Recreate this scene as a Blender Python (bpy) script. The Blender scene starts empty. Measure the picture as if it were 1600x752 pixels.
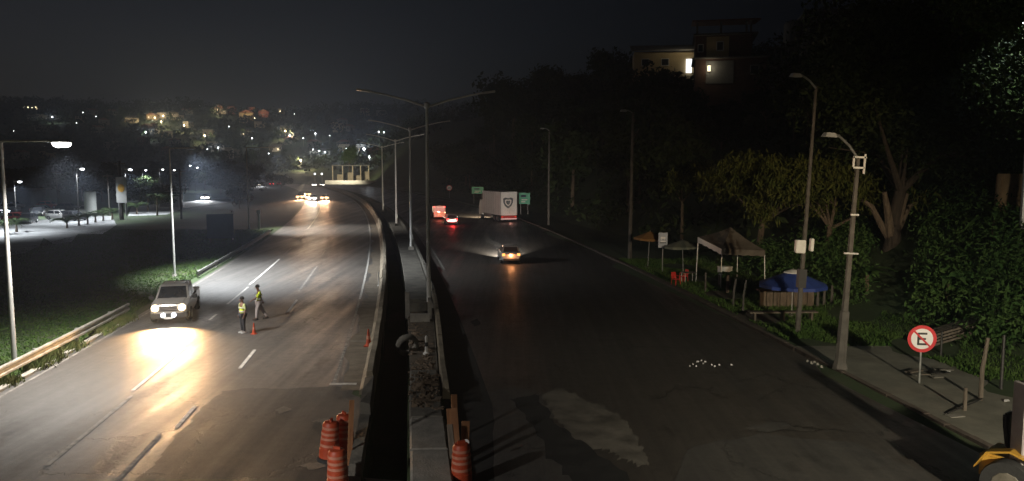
import bpy, bmesh, math, random
import numpy as np
from mathutils import Vector, Matrix
R = math.radians
scene = bpy.context.scene
COL = scene.collection
random.seed(11); rng = np.random.default_rng(11)

# ------------------------------------------------------------------ camera
CAM_H = 8.0; FPX = 1200.0; PITCH = math.atan(114/1200)
cam = bpy.data.cameras.new('camera'); camo = bpy.data.objects.new('camera', cam); COL.objects.link(camo)
camo.location = (0, 0, CAM_H); camo.rotation_euler = (math.pi/2 - PITCH, 0, 0)
cam.sensor_width = 36; cam.lens = 36*FPX/1600; cam.clip_end = 4000; cam.clip_start = 0.1
scene.camera = camo

# ------------------------------------------------------------------ night sky
world = bpy.data.worlds.new('World'); scene.world = world; world.use_nodes = True
nt = world.node_tree; nt.nodes.clear(); N = nt.nodes.new; L = nt.links.new
sky = N('ShaderNodeTexSky'); sky.sky_type = 'NISHITA'; sky.sun_disc = False
SUN_EL, SUN_AZ = R(24), R(-70)
sky.sun_elevation = SUN_EL; sky.sun_rotation = SUN_AZ
hsv = N('ShaderNodeHueSaturation'); hsv.inputs['Saturation'].default_value = 1.0
L(sky.outputs[0], hsv.inputs['Color'])
tc = N('ShaderNodeTexCoord'); dot = N('ShaderNodeVectorMath'); dot.operation = 'DOT_PRODUCT'
dot.inputs[1].default_value = (-.93, .3, -.2); L(tc.outputs['Generated'], dot.inputs[0])   # town glow lies to the left
mr = N('ShaderNodeMapRange'); mr.interpolation_type = 'SMOOTHSTEP'
mr.inputs['From Min'].default_value = -.45; mr.inputs['From Max'].default_value = .75
mr.inputs['To Min'].default_value = .12; mr.inputs['To Max'].default_value = 1.55; L(dot.outputs['Value'], mr.inputs['Value'])
mul = N('ShaderNodeVectorMath'); mul.operation = 'SCALE'; L(hsv.outputs[0], mul.inputs[0]); L(mr.outputs[0], mul.inputs['Scale'])
tint = N('ShaderNodeVectorMath'); tint.operation = 'MULTIPLY'; tint.inputs[1].default_value = (1.04,.94,1.0); L(mul.outputs[0], tint.inputs[0])
bg = N('ShaderNodeBackground'); L(tint.outputs[0], bg.inputs['Color'])
SKY = .0015
bg.inputs['Strength'].default_value = SKY
L(bg.outputs[0], N('ShaderNodeOutputWorld').inputs[0])
# faint moonlight
sun = bpy.data.lights.new('moonlight', 'SUN'); suno = bpy.data.objects.new('moonlight', sun); COL.objects.link(suno)
sun.energy = .004; sun.angle = R(6); sun.color = (1, .96, .9)
suno.rotation_euler = (math.pi/2 - SUN_EL, 0, -SUN_AZ + math.pi)

vs = scene.view_settings
vs.view_transform = 'Standard'; vs.look = 'None'; vs.exposure = 0; vs.gamma = 1
cy = scene.cycles
cy.max_bounces = 5; cy.diffuse_bounces = 2; cy.glossy_bounces = 3; cy.transparent_max_bounces = 6
cy.volume_bounces = 0; cy.sample_clamp_indirect = 2; cy.sample_clamp_direct = 0
cy.use_denoising = True

# ------------------------------------------------------------------ lamp powers (one place to tune)
PW = dict(lamp_left=12500, lamp_behind=26000, lamp_patch=31000, lamp_far=16000, lamp_right=44000, added_warm_beam=26000, flood=2400,
          head=3600, fog=600, rear=7000, oncoming=15000, lot=11000, hill_warm=6000, hill_white=2000, facade=2600)
HAZE = .0007
# ------------------------------------------------------------------ placing
_s, _c = math.sin(PITCH), math.cos(PITCH)
def ray(x, y):
    a = (x-800)/FPX; b = -(y-376)/FPX
    return a, _c + b*_s, -_s + b*_c
def G(x, y, z=0.):
    """ground point seen at photo pixel x, y"""
    d = ray(x, y); t = (z-CAM_H)/d[2]
    return Vector((d[0]*t, d[1]*t, z))
def A(x, y, Y):
    """point at distance Y seen at photo pixel x, y"""
    d = ray(x, y); t = Y/d[1]
    return Vector((d[0]*t, Y, CAM_H + d[2]*t))
def PX(X, Y, Z):
    dz = Z-CAM_H; f = Y*_c - dz*_s; u = Y*_s + dz*_c
    return 800 + FPX*X/f, 376 - FPX*u/f
# the highway bends away to the left: XB is the wall along its median
def XB(Y):
    if Y <= 330: return -1.9 - .115*Y - .0004*Y*Y
    return -83.41 - .379*(Y-330)
def SL(Y): return -.115 - .0008*min(Y, 330)
def KB(Y): return 17.0 + .045*min(max(Y, 0), 130)          # offset of the far kerb
def RZ(Y): return math.atan(-SL(Y))
def UP(u, Y, z=0.): return Vector((XB(Y)+u, Y, z))
def sstep(a, b, x):
    t = min(max((x-a)/(b-a), 0), 1); return t*t*(3-2*t)
def terr(X, Y):
    u = X - XB(Y); k = KB(Y); z = 0.
    if u > k + .1: z = .1
    r = u - (k + 5.5)
    if r > 0:
        zr = .8*(math.sqrt(r*r + 9) - 3)
        zr = zr/(1 + (zr/38)**3)**(1/3)
        z += zr + min(r, 8)/8*.5*math.sin(X*.31 + Y*.17)
    zl = 72*sstep(400, 860, Y) * (1 + .07*math.sin(X*.011 + 1) + .04*math.sin(X*.031))
    if Y > 380 : zl += min((Y-380)/60, 1)*2.0*(math.sin(X*.05) * math.sin(Y*.04))
    if u < 10: z = max(z, zl)
    else: z = max(z, zl) if Y > 400 else z
    return z

# ------------------------------------------------------------------ mesh helper
class MB:
    def __init__(s): s.v = []; s.f = []; s.m = []
    def add(s, vs_, fs, mi=0):
        o = len(s.v); s.v += [tuple(p) for p in vs_]
        for f in fs: s.f.append([i+o for i in f]); s.m.append(mi)
    def box(s, c, d, rz=0., rx=0., ry=0., mi=0, taper=1.):
        M = Matrix.Translation(c) @ Matrix.Rotation(rz, 4, 'Z') @ Matrix.Rotation(ry, 4, 'Y') @ Matrix.Rotation(rx, 4, 'X')
        x, y, z = d[0]/2, d[1]/2, d[2]/2; t = taper
        P = [(-x,-y,-z),(x,-y,-z),(x,y,-z),(-x,y,-z),(-x*t,-y*t,z),(x*t,-y*t,z),(x*t,y*t,z),(-x*t,y*t,z)]
        s.add([M @ Vector(p) for p in P], [(0,3,2,1),(4,5,6,7),(0,1,5,4),(1,2,6,5),(2,3,7,6),(3,0,4,7)], mi); return s
    def tube(s, pts, rad, n=8, cap=True, mi=0):
        pts = [Vector(p) for p in pts]
        if not hasattr(rad, '__len__'): rad = [rad]*len(pts)
        V = []; F = []
        for i, p in enumerate(pts):
            d = (pts[min(i+1, len(pts)-1)] - pts[max(i-1, 0)]).normalized()
            a = d.orthogonal().normalized() if i == 0 else (a - d*a.dot(d)).normalized()
            b = d.cross(a)
            for k in range(n):
                t = 2*math.pi*k/n; V.append(p + (a*math.cos(t) + b*math.sin(t))*rad[i])
        for i in range(len(pts)-1):
            for k in range(n):
                F.append((i*n+k, i*n+(k+1) % n, (i+1)*n+(k+1) % n, (i+1)*n+k))
        if cap: F.append(tuple(range(n-1, -1, -1))); F.append(tuple(range((len(pts)-1)*n, len(pts)*n)))
        s.add(V, F, mi); return s
    def lathe(s, prof, n=14, c=(0,0,0), mi=0, M=None):
        V = []; F = []
        for r, z in prof:
            for k in range(n):
                t = 2*math.pi*k/n; V.append(Vector((r*math.cos(t), r*math.sin(t), z)))
        if M is not None: V = [M @ v for v in V]
        V = [v + Vector(c) for v in V]
        for i in range(len(prof)-1):
            for k in range(n): F.append((i*n+k, i*n+(k+1) % n, (i+1)*n+(k+1) % n, (i+1)*n+k))
        F.append(tuple(range(n-1, -1, -1))); F.append(tuple(range((len(prof)-1)*n, len(prof)*n)))
        s.add(V, F, mi); return s
    def prism(s, poly, z0, z1, M=None, mi=0):
        n = len(poly); V = [Vector((p[0], p[1], z0)) for p in poly] + [Vector((p[0], p[1], z1)) for p in poly]
        if M is not None: V = [M @ v for v in V]
        F = [tuple(range(n-1, -1, -1)), tuple(range(n, 2*n))] + [(i, (i+1) % n, n+(i+1) % n, n+i) for i in range(n)]
        s.add(V, F, mi); return s
    def loft(s, rings, mi=0, caps=True):
        n = len(rings[0]); V = [p for r in rings for p in r]; F = []
        for i in range(len(rings)-1):
            for k in range(n): F.append((i*n+k, i*n+(k+1) % n, (i+1)*n+(k+1) % n, (i+1)*n+k))
        if caps: F.append(tuple(range(n-1, -1, -1))); F.append(tuple(range((len(rings)-1)*n, len(rings)*n)))
        s.add(V, F, mi); return s
    def quad(s, a, b, c, d, mi=0): s.add([a, b, c, d], [(0,1,2,3)], mi); return s
    def slab(s, a, b, c, d, t, mi=0):
        """a quad given a thickness t along its normal"""
        a, b, c, d = map(Vector, (a, b, c, d)); n = (b-a).cross(d-a).normalized()*t
        s.add([a, b, c, d, a+n, b+n, c+n, d+n], [(3,2,1,0),(4,5,6,7),(0,1,5,4),(1,2,6,5),(2,3,7,6),(3,0,4,7)], mi); return s
    def mesh(s, name, mats, smooth=False, bevel=0):
        me = bpy.data.meshes.new(name); me.from_pydata(s.v, [], s.f)
        for m in (mats if isinstance(mats, (list, tuple)) else [mats]): me.materials.append(m)
        if any(s.m): me.polygons.foreach_set('material_index', s.m)
        bm = bmesh.new(); bm.from_mesh(me)
        bmesh.ops.recalc_face_normals(bm, faces=bm.faces)
        if bevel: bmesh.ops.bevel(bm, geom=[e for e in bm.edges if e.calc_face_angle(0) > .5], offset=bevel, segments=2, affect='EDGES', clamp_overlap=True)
        bm.to_mesh(me); bm.free()
        if smooth:
            me.polygons.foreach_set('use_smooth', [True]*len(me.polygons)); me.set_sharp_from_angle(angle=R(38))
        return me
    def build(s, name, mats, parent=None, smooth=False, bevel=0, label=None):
        return O(name, s.mesh(name, mats, smooth, bevel), parent, label)
def O(name, me, parent=None, label=None):
    o = bpy.data.objects.new(name, me); COL.objects.link(o)
    if parent: o.parent = parent
    if label: o['label'] = label
    return o
def tag(o, label=None, cat=None, group=None, kind=None):
    if label: o['label'] = label
    if cat: o['category'] = cat
    if group: o['group'] = group
    if kind: o['kind'] = kind
    return o
def T(name, label, cat, loc=(0,0,0), rz=0., group=None):
    o = O(name, None); o.empty_display_size = .3
    o.location = loc; o.rotation_euler = (0, 0, rz); return tag(o, label, cat, group)
def kids(o): return [c for c in COL.objects if c.parent == o]
def dup(o, loc=None, rz=None, label=None, parent=None):
    c = o.copy(); COL.objects.link(c)
    if parent: c.parent = parent
    for ch in list(o.children): dup(ch, parent=c)
    if loc is not None: c.location = loc
    if rz is not None: c.rotation_euler[2] = rz
    if label: c['label'] = label
    return c
def light(kind, name, parent, loc, power, color, size=.1, aim=None, cone=120, blend=.6):
    l = bpy.data.lights.new(name, kind); l.energy = power; l.color = color; l.shadow_soft_size = size
    o = bpy.data.objects.new(name, l); COL.objects.link(o); o.parent = parent; o.location = loc
    if kind == 'SPOT':
        l.spot_size = R(cone); l.spot_blend = blend
        o.rotation_mode = 'QUATERNION'; o.rotation_quaternion = Vector(aim).to_track_quat('-Z', 'Y')
    return o

# ------------------------------------------------------------------ materials
def mat(name, c, c2=None, scale=4., rough=.6, rough2=None, metal=0., bump=0., bscale=None, stretch=None, coat=0., c3=None):
    m = bpy.data.materials.new(name); m.use_nodes = True; t = m.node_tree; b = t.nodes['Principled BSDF']
    b.inputs['Base Color'].default_value = (*c, 1); b.inputs['Roughness'].default_value = rough; b.inputs['Metallic'].default_value = metal
    b.inputs['Coat Weight'].default_value = coat
    if c2 is None and not bump: return m
    co = t.nodes.new('ShaderNodeTexCoord'); mp = t.nodes.new('ShaderNodeMapping'); t.links.new(co.outputs['Object'], mp.inputs[0])
    if stretch: mp.inputs['Scale'].default_value = stretch
    n = t.nodes.new('ShaderNodeTexNoise'); n.inputs['Scale'].default_value = scale; n.inputs['Detail'].default_value = 6; n.inputs['Roughness'].default_value = .65
    t.links.new(mp.outputs[0], n.inputs['Vector'])
    if c2 is not None:
        r = t.nodes.new('ShaderNodeValToRGB'); r.color_ramp.elements[0].position = .34; r.color_ramp.elements[1].position = .68
        r.color_ramp.elements[0].color = (*c, 1); r.color_ramp.elements[1].color = (*c2, 1)
        if c3: e = r.color_ramp.elements.new(.52); e.color = (*c3, 1)
        t.links.new(n.outputs['Fac'], r.inputs[0]); t.links.new(r.outputs[0], b.inputs['Base Color'])
    if rough2 is not None:
        q = t.nodes.new('ShaderNodeMapRange'); q.inputs['From Min'].default_value = .35; q.inputs['From Max'].default_value = .65
        q.inputs['To Min'].default_value = rough; q.inputs['To Max'].default_value = rough2
        t.links.new(n.outputs['Fac'], q.inputs[0]); t.links.new(q.outputs[0], b.inputs['Roughness'])
    if bump:
        n2 = t.nodes.new('ShaderNodeTexNoise'); n2.inputs['Scale'].default_value = bscale or scale*6; n2.inputs['Detail'].default_value = 4
        t.links.new(co.outputs['Object'], n2.inputs['Vector'])
        bp = t.nodes.new('ShaderNodeBump'); bp.inputs['Strength'].default_value = bump; bp.inputs['Distance'].default_value = .03
        t.links.new(n2.outputs['Fac'], bp.inputs['Height']); t.links.new(bp.outputs[0], b.inputs['Normal'])
    return m
def asphalt(name, c, c2, r0, r1, crack=.5):
    m = bpy.data.materials.new(name); m.use_nodes = True; t = m.node_tree; b = t.nodes['Principled BSDF']; K = t.nodes.new; L_ = t.links.new
    co = K('ShaderNodeTexCoord')
    def noise(sc, st=(1,1,1), det=5):
        mp = K('ShaderNodeMapping'); mp.inputs['Scale'].default_value = st; L_(co.outputs['Object'], mp.inputs[0])
        n = K('ShaderNodeTexNoise'); n.inputs['Scale'].default_value = sc; n.inputs['Detail'].default_value = det; n.inputs['Roughness'].default_value = .65; L_(mp.outputs[0], n.inputs['Vector']); return n
    def rng_(src, a, b_, lo, hi):
        q = K('ShaderNodeMapRange'); q.inputs['From Min'].default_value = a; q.inputs['From Max'].default_value = b_; q.inputs['To Min'].default_value = lo; q.inputs['To Max'].default_value = hi; L_(src, q.inputs[0]); return q.outputs[0]
    def mth(op, x, y):
        q = K('ShaderNodeMath'); q.operation = op
        for i, v in enumerate((x, y)):
            if isinstance(v, (int, float)): q.inputs[i].default_value = v
            else: L_(v, q.inputs[i])
        return q.outputs[0]
    blot = noise(.16); tracks = noise(.9, (1,.035,1)); fine = noise(2.6); grit = noise(34, det=3)
    rp = K('ShaderNodeValToRGB'); rp.color_ramp.elements[0].color = (*c,1); rp.color_ramp.elements[1].color = (*c2,1); rp.color_ramp.elements[0].position = .33; rp.color_ramp.elements[1].position = .67
    mixv = mth('ADD', mth('MULTIPLY', tracks.outputs['Fac'], .55), mth('ADD', mth('MULTIPLY', blot.outputs['Fac'], .25), mth('MULTIPLY', fine.outputs['Fac'], .20))); L_(mixv, rp.inputs[0])
    wob = K('ShaderNodeVectorMath'); wob.operation = 'MULTIPLY_ADD'; wob.inputs[1].default_value = (1.1,1.1,0); L_(fine.outputs['Color'], wob.inputs[0]); L_(co.outputs['Object'], wob.inputs[2])
    vo = K('ShaderNodeTexVoronoi'); vo.feature = 'DISTANCE_TO_EDGE'; vo.inputs['Scale'].default_value = .30; L_(wob.outputs[0], vo.inputs['Vector'])
    mask = rng_(blot.outputs['Fac'], .46, .56, 0, 1)
    line = mth('MULTIPLY', rng_(vo.outputs['Distance'], .004, .016, 1, 0), mask)
    oil = rng_(noise(.55, (1,.5,1), 4).outputs['Fac'], .60, .70, 0, .5)
    dark = mth('SUBTRACT', 1., mth('MAXIMUM', mth('MULTIPLY', line, crack), oil))
    gr = mth('MULTIPLY', dark, rng_(grit.outputs['Fac'], .3, .7, .72, 1.28))
    sc_ = K('ShaderNodeVectorMath'); sc_.operation = 'SCALE'; L_(rp.outputs[0], sc_.inputs[0]); L_(gr, sc_.inputs['Scale']); L_(sc_.outputs[0], b.inputs['Base Color'])
    L_(rng_(mixv, .38, .62, r1, r0), b.inputs['Roughness'])
    bp = K('ShaderNodeBump'); bp.inputs['Strength'].default_value = .4; bp.inputs['Distance'].default_value = .03; L_(mth('SUBTRACT', grit.outputs['Fac'], mth('MULTIPLY', line, 1.2)), bp.inputs['Height']); L_(bp.outputs[0], b.inputs['Normal'])
    return m
def emis(name, c, s):
    m = bpy.data.materials.new(name); m.use_nodes = True; b = m.node_tree.nodes['Principled BSDF']
    b.inputs['Base Color'].default_value = (*[x*.12 for x in c], 1); b.inputs['Emission Color'].default_value = (*c, 1); b.inputs['Emission Strength'].default_value = s
    return m
def leafmat(name, c, c2, scale=.8):
    m = mat(name, c, c2, scale, rough=.75)
    b = m.node_tree.nodes['Principled BSDF']; b.inputs['Transmission Weight'].default_value = 0
    b.inputs['Specular IOR Level'].default_value = .08
    return m
M = dict(
 asphalt_old=asphalt('worn_asphalt', (.040,.038,.036), (.105,.098,.089), .44, .68),
 asphalt_right=asphalt('dark_asphalt', (.034,.030,.026), (.095,.083,.071), .34, .66, .7),
 asphalt_new=asphalt('new_asphalt', (.030,.029,.028), (.068,.064,.059), .6, .8, .35),
 asphalt_strip=mat('black_asphalt', (.012,.012,.012), (.022,.021,.020), 1.2, .8, .95, bump=.4, bscale=45),
 concrete_patch=mat('worn_concrete_patch', (.07,.063,.053), (.17,.153,.128), .9, .7, .9, bump=.3, bscale=30),
 paint=mat('road_paint', (.22,.21,.19), (.62,.6,.56), 5, .6, .75),
 paint_faded=mat('faded_road_paint', (.07,.066,.06), (.30,.28,.25), 3.5, .7),
 ground=mat('earth_and_grass', (.024,.042,.012), (.06,.06,.034), .22, .95, bump=.8, bscale=3, c3=(.034,.056,.017)),
 grass=leafmat('grass_blades', (.045,.095,.02), (.08,.125,.032), .5),
 weed=leafmat('roadside_weeds', (.05,.08,.02), (.14,.13,.05), 2.),
 walk=mat('sandy_pavement', (.12,.115,.092), (.21,.20,.16), .8, .85, bump=.5, bscale=14),
 kerb=mat('weathered_kerbstone', (.06,.045,.035), (.13,.10,.08), 2.2, .9, bump=.5),
 kerb_pale=mat('pale_kerb', (.22,.2,.17), (.36,.33,.28), 1.4, .85, bump=.4),
 concrete=mat('raw_concrete', (.17,.16,.14), (.30,.28,.245), 1.6, .85, bump=.5, bscale=18),
 concrete_dark=mat('stained_concrete', (.07,.065,.055), (.16,.15,.125), 1.1, .9, bump=.6, bscale=12),
 wall=mat('dusty_barrier_concrete', (.15,.125,.09), (.31,.27,.20), .9, .9, bump=.5, bscale=14),
 earth=mat('loose_earth', (.04,.032,.024), (.10,.08,.055), 2.2, .95, bump=.9, bscale=10),
 rubble=mat('concrete_rubble', (.07,.05,.033), (.17,.125,.085), 4, .95, bump=.7),
 galv=mat('galvanised_steel', (.34,.34,.33), (.52,.52,.5), 3, .4, .55, metal=.8, bump=.05),
 dust=mat('dry_dust', (.09,.072,.052), (.16,.135,.10), 1.6, .95, bump=.5, bscale=12),
 rail=mat('guardrail_steel', (.42,.40,.36), (.6,.57,.5), 1.8, .35, .55, metal=.55),
 pole=mat('pole_paint', (.40,.40,.38), (.52,.51,.48), 2.5, .5, metal=.2),
 conc_pole=mat('pole_concrete', (.065,.058,.05), (.12,.108,.094), 2.2, .85, bump=.3),
 lamp_body=mat('lamp_housing', (.45,.45,.44), (.55,.55,.54), 6, .45),
 dark_metal=mat('dark_metal', (.03,.03,.03), (.06,.055,.05), 6, .5, metal=.4),
 rubber=mat('tyre_rubber', (.018,.018,.018), (.03,.03,.03), 20, .8),
 rim_dark=mat('dull_wheel_rim', (.10,.09,.07), (.16,.145,.12), 5, .6),
 rim=mat('wheel_rim', (.4,.4,.4), (.5,.5,.5), 8, .3, metal=.8),
 glass=mat('vehicle_glass', (.02,.022,.025), (.028,.03,.033), 3, .06, coat=.5),
 silver=mat('silver_car_paint', (.36,.34,.315), (.44,.42,.395), 1.6, .28, .36, metal=.4, coat=.6),
 white_paint=mat('white_car_paint', (.55,.54,.52), (.66,.65,.63), 1.4, .3, .4, coat=.5),
 dark_paint=mat('dark_car_paint', (.03,.032,.036), (.045,.047,.052), 1.5, .25, .35, coat=.6),
 red_paint=mat('red_car_paint', (.30,.025,.02), (.38,.035,.028), 1.5, .3, .4, coat=.5),
 black_plastic=mat('black_plastic', (.018,.018,.018), (.03,.03,.03), 10, .6),
 trailer=mat('truck_box_panel', (.66,.62,.58), (.76,.72,.68), .8, .5, .65),
 emblem=mat('emblem_grey', (.045,.05,.055), (.07,.075,.08), 2, .6),
 orange=mat('orange_plastic', (.34,.042,.013), (.46,.07,.022), 2.4, .45, .6),
 band=mat('reflective_band', (.42,.15,.09), (.52,.23,.16), 5, .5),
 wood=mat('board_timber', (.18,.075,.03), (.32,.15,.065), 2, .8, stretch=(6,6,.8), bump=.3),
 wood_dark=mat('weathered_timber', (.07,.055,.04), (.16,.13,.10), 2, .85, stretch=(6,6,.8), bump=.3),
 green_sign=mat('green_sign_sheet', (.01,.42,.22), (.015,.50,.27), 2, .4),
 white_sign=mat('white_sign_sheet', (.72,.70,.69), (.8,.78,.77), 3, .45),
 red_sign=mat('red_sign_sheet', (.50,.015,.02), (.60,.02,.026), 3, .45),
 black_sign=mat('black_sign_sheet', (.015,.012,.012), (.022,.02,.02), 3, .5),
 bus_sign=mat('bus_stop_sheet', (.30,.33,.40), (.38,.41,.48), 3, .45),
 canvas=mat('dusty_canvas', (.085,.07,.055), (.14,.12,.095), 1.4, .8, bump=.3),
 canvas_green=mat('faded_green_canvas', (.12,.13,.095), (.18,.19,.15), 1.4, .8),
 canvas_orange=mat('orange_canvas', (.22,.10,.025), (.30,.16,.05), 1.4, .8),
 canvas_blue=mat('blue_canvas', (.014,.034,.17), (.024,.055,.25), 1.2, .7),
 red_plastic=mat('red_plastic', (.55,.035,.025), (.62,.05,.035), 3, .4),
 white_plastic=mat('white_plastic', (.6,.59,.56), (.7,.69,.66), 4, .45),
 bark_dark=mat('dark_bark', (.028,.021,.016), (.065,.05,.037), 3, .9, stretch=(3,3,.6), bump=.8),
 mast_paint=mat('mast_paint', (.66,.66,.64), (.76,.75,.72), 2.5, .5),  # paler than the other poles, standing in for light on the arms
 bark=mat('tree_bark', (.07,.05,.035), (.17,.13,.09), 3, .9, stretch=(3,3,.6), bump=.8),
 bark_pale=mat('pale_bark', (.085,.058,.04), (.16,.115,.08), 2.5, .9, stretch=(3,3,.6), bump=.8),
 leaf=leafmat('leaf_mid', (.022,.045,.014), (.06,.085,.025), .9),
 leaf_dark=leafmat('leaf_dark', (.018,.032,.013), (.045,.06,.022), .5),
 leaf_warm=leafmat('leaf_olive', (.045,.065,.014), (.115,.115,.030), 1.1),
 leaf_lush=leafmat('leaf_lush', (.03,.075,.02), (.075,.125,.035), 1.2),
 leaf_palm=leafmat('leaf_palm', (.02,.035,.014), (.04,.06,.02), 1.),
 skin=mat('skin', (.16,.085,.055), (.20,.11,.07), 8, .6),
 hair=mat('hair', (.012,.010,.009), (.02,.017,.015), 20, .8),
 vest=mat('hi_vis_cloth', (.58,.72,.04), (.68,.80,.07), 6, .7),
 vest_band=mat('vest_reflective_band', (.6,.6,.52), (.7,.7,.6), 6, .4),
 shirt=mat('pale_cloth', (.50,.56,.24), (.6,.66,.32), 6, .8),
 trousers_pale=mat('pale_trousers', (.40,.35,.34), (.50,.44,.43), 6, .85),
 trousers_dark=mat('dark_trousers', (.02,.021,.026), (.034,.034,.04), 6, .85),
 shoe_dark=mat('dark_shoe', (.02,.018,.016), (.03,.027,.024), 9, .6),
 shoe_white=mat('white_shoe', (.6,.6,.58), (.7,.7,.68), 9, .6),
 brick=mat('raw_brick', (.09,.05,.038), (.15,.085,.062), 3, .9, bump=.4),
 plaster=mat('cream_plaster', (.42,.36,.26), (.55,.48,.36), .6, .85),
 plaster_white=mat('white_plaster', (.5,.49,.46), (.6,.59,.55), .6, .85),
 plaster_red=mat('red_plaster', (.30,.085,.05), (.38,.12,.075), .6, .85),
 plaster_grey=mat('grey_plaster', (.20,.2,.19), (.28,.275,.26), .6, .85),
 plaster_ochre=mat('ochre_plaster', (.38,.29,.15), (.48,.37,.20), .6, .85),
 roof=mat('clay_roof', (.17,.07,.04), (.26,.12,.07), 1.5, .85),
 roof_grey=mat('fibre_cement_roof', (.16,.155,.145), (.25,.24,.22), 1.5, .85),
 window=mat('dark_window', (.02,.022,.026), (.03,.032,.036), 2, .12),
 tank=mat('tank_plastic', (.42,.42,.40), (.52,.52,.49), 1, .6),
 blue_panel=mat('navy_panel', (.018,.026,.085), (.026,.036,.11), 1, .7),
 yellow=mat('yellow_enamel', (.36,.19,.025), (.47,.27,.045), 2.5, .35, coat=.4),
 cream=mat('cream_enamel', (.55,.42,.24), (.66,.52,.32), 2.5, .4),
 seat=mat('black_vinyl', (.02,.019,.018), (.032,.03,.028), 9, .55),
 greypost=mat('grey_render', (.28,.255,.25), (.38,.345,.34), 1.8, .8, bump=.3),
 lot=mat('lot_concrete', (.26,.26,.26), (.42,.42,.41), .35, .85, bump=.3),
 sand=mat('sandstone_wall', (.36,.24,.13), (.48,.33,.19), 1.5, .9, bump=.5),
 e_led=emis('led_white', (1,.97,.9), 26), e_led_dim=emis('led_soft', (.85,.92,1), .10),
 e_head=emis('headlight_warm', (1,.80,.52), 3.), e_fog=emis('fog_light_white', (.88,.94,1), 3.5),
 e_on=emis('oncoming_orange', (1,.54,.25), 4.5), e_onw=emis('oncoming_white', (1,.93,.8), 6),
 e_tail=emis('tail_red', (1,.03,.03), 7), e_tail_d=emis('tail_dim', (1,.06,.03), .7), e_amber=emis('tail_amber', (1,.42,.10), 2.2),
 e_rear=emis('rear_glow', (1,.36,.34), .42), e_bar=emis('bumper_strip', (1,.58,.52), .62), e_plate=emis('plate_glow', (1,.60,.36), .50),  # plate and bumper strip: light on them put in as emission
 e_white=emis('lamp_white', (.92,.96,1), 16), e_warm=emis('lamp_warm', (1,.80,.48), 16), e_win=emis('lit_window', (1,.80,.5), 2.2), e_winw=emis('lit_window_white', (.95,.97,1), 1.8),
 e_flood=emis('flood_white', (.85,.93,1), 12),
)
LED = (1, .95, .88); WARM = (1, .78, .5); COOL = (.86, .93, 1); ADDED_WARM = (1, .72, .42)
# ------------------------------------------------------------------ setting: ground sheet with the median trench sunk into it
def trench_depth(Y): return 1.0*sstep(8, 14, Y)*(1-sstep(150, 190, Y))
us = ([-720,-560,-440,-350,-280,-220,-180,-150,-125,-105,-90,-78,-68,-60,-52,-45,-39,-34,-30,-26,-22.5,-19.5,-17,-15,-13.4,-9,-4.5,0,.40,.45,1.50,1.55,2.2,2.75,4.4,8,12,16,17.5,18.5,20,21.5,23]
      + [24.5+1.5*i for i in range(24)] + [62,66,70,75,80,88,98,110,125,145,170,210,260,330,420,540,700])
ys = [-70,-45,-25,-12,-4] + [2+3*i for i in range(44)] + [134+7*i for i in range(40)] + [420+14*i for i in range(33)] + [900,960,1050,1160,1280]
V = []; F = []
for Y in ys:
    for u in us:
        X = XB(Y)+u; z = terr(X, Y)
        if .42 < u < 1.52: z -= trench_depth(Y)
        V.append((X, Y, z))
nu = len(us)
for j in range(len(ys)-1):
    for i in range(nu-1): F.append((j*nu+i, j*nu+i+1, (j+1)*nu+i+1, (j+1)*nu+i))
g = MB(); g.add(V, F); g = g.build('ground', M['ground']); tag(g, 'dark grassy earth sloping up from the highway into hills', kind='structure')

def ribbon(u0, u1, Y0, Y1, z, step=3., th=0.):
    m = MB(); n = max(1, int((Y1-Y0)/step)); P = []
    f0 = u0 if callable(u0) else (lambda Y: u0); f1 = u1 if callable(u1) else (lambda Y: u1)
    for i in range(n+1):
        Y = Y0 + (Y1-Y0)*i/n
        a, b = UP(f0(Y), Y, z), UP(f1(Y), Y, z)
        P.append([a, b, b + Vector((0, 0, th)), a + Vector((0, 0, th))] if th else [a, b])
    if th: m.loft(P)
    else:
        m.add([p for r in P for p in r], [(2*i, 2*i+1, 2*i+3, 2*i+2) for i in range(n)])
    return m
def structure(name, mb, mt, label, **k): return tag(mb.build(name, mt, **k), label, kind='structure')

rl = structure('left_road', ribbon(-13.0, -.5, -60, 372, .012), M['asphalt_old'], 'worn grey asphalt carriageway curving away to the left under the lamps')
rr = structure('right_road', ribbon(4.4, lambda Y: KB(Y)-.02, -60, 372, .012), M['asphalt_right'], 'dark asphalt carriageway with the receding traffic')
def MX(Y): return min(max((Y-28)*.026, 0), .42)
structure('asphalt_strip', ribbon(lambda Y: 2.8+MX(Y), 4.45, -20, 90, .008), M['asphalt_strip'], 'strip of fresh black asphalt along the median')

# irregular sheets of other asphalt
def patch(name, pix, mt, parent, z, label, jit=.12, sub=5):
    P = [G(x, y, z) for x, y in pix]; Q = []
    for i, p in enumerate(P):
        q = P[(i+1) % len(P)]
        wv = 0.
        for k in range(sub*2):
            r = p.lerp(q, k/(sub*2)); wv = wv*.6 + rng.normal(0, jit*.6); Q.append((r.x + wv*.6, r.y + wv + rng.normal(0, jit*.3)))
    m = MB(); m.prism(Q, z-.003, z)
    return m.build(name, mt, parent, label=label)
patch('asphalt_patch', [(345,612),(400,606),(548,604),(570,640),(545,760),(190,775),(255,705),(300,655)], M['asphalt_new'], rl, .017, 'dark newer asphalt with a ragged front edge')
patch('worn_spot', [(487,660),(500,653),(525,652),(540,662),(512,668)], M['concrete_patch'], rl, .021, 'small pale worn spot')
patch('worn_spot', [(430,640),(445,634),(456,641),(438,646)], M['asphalt_old'], rl, .021, None, .05, 3)
patch('worn_spot', [(465,727),(500,722),(522,727),(492,733)], M['asphalt_old'], rl, .021, None, .05, 3)
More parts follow.
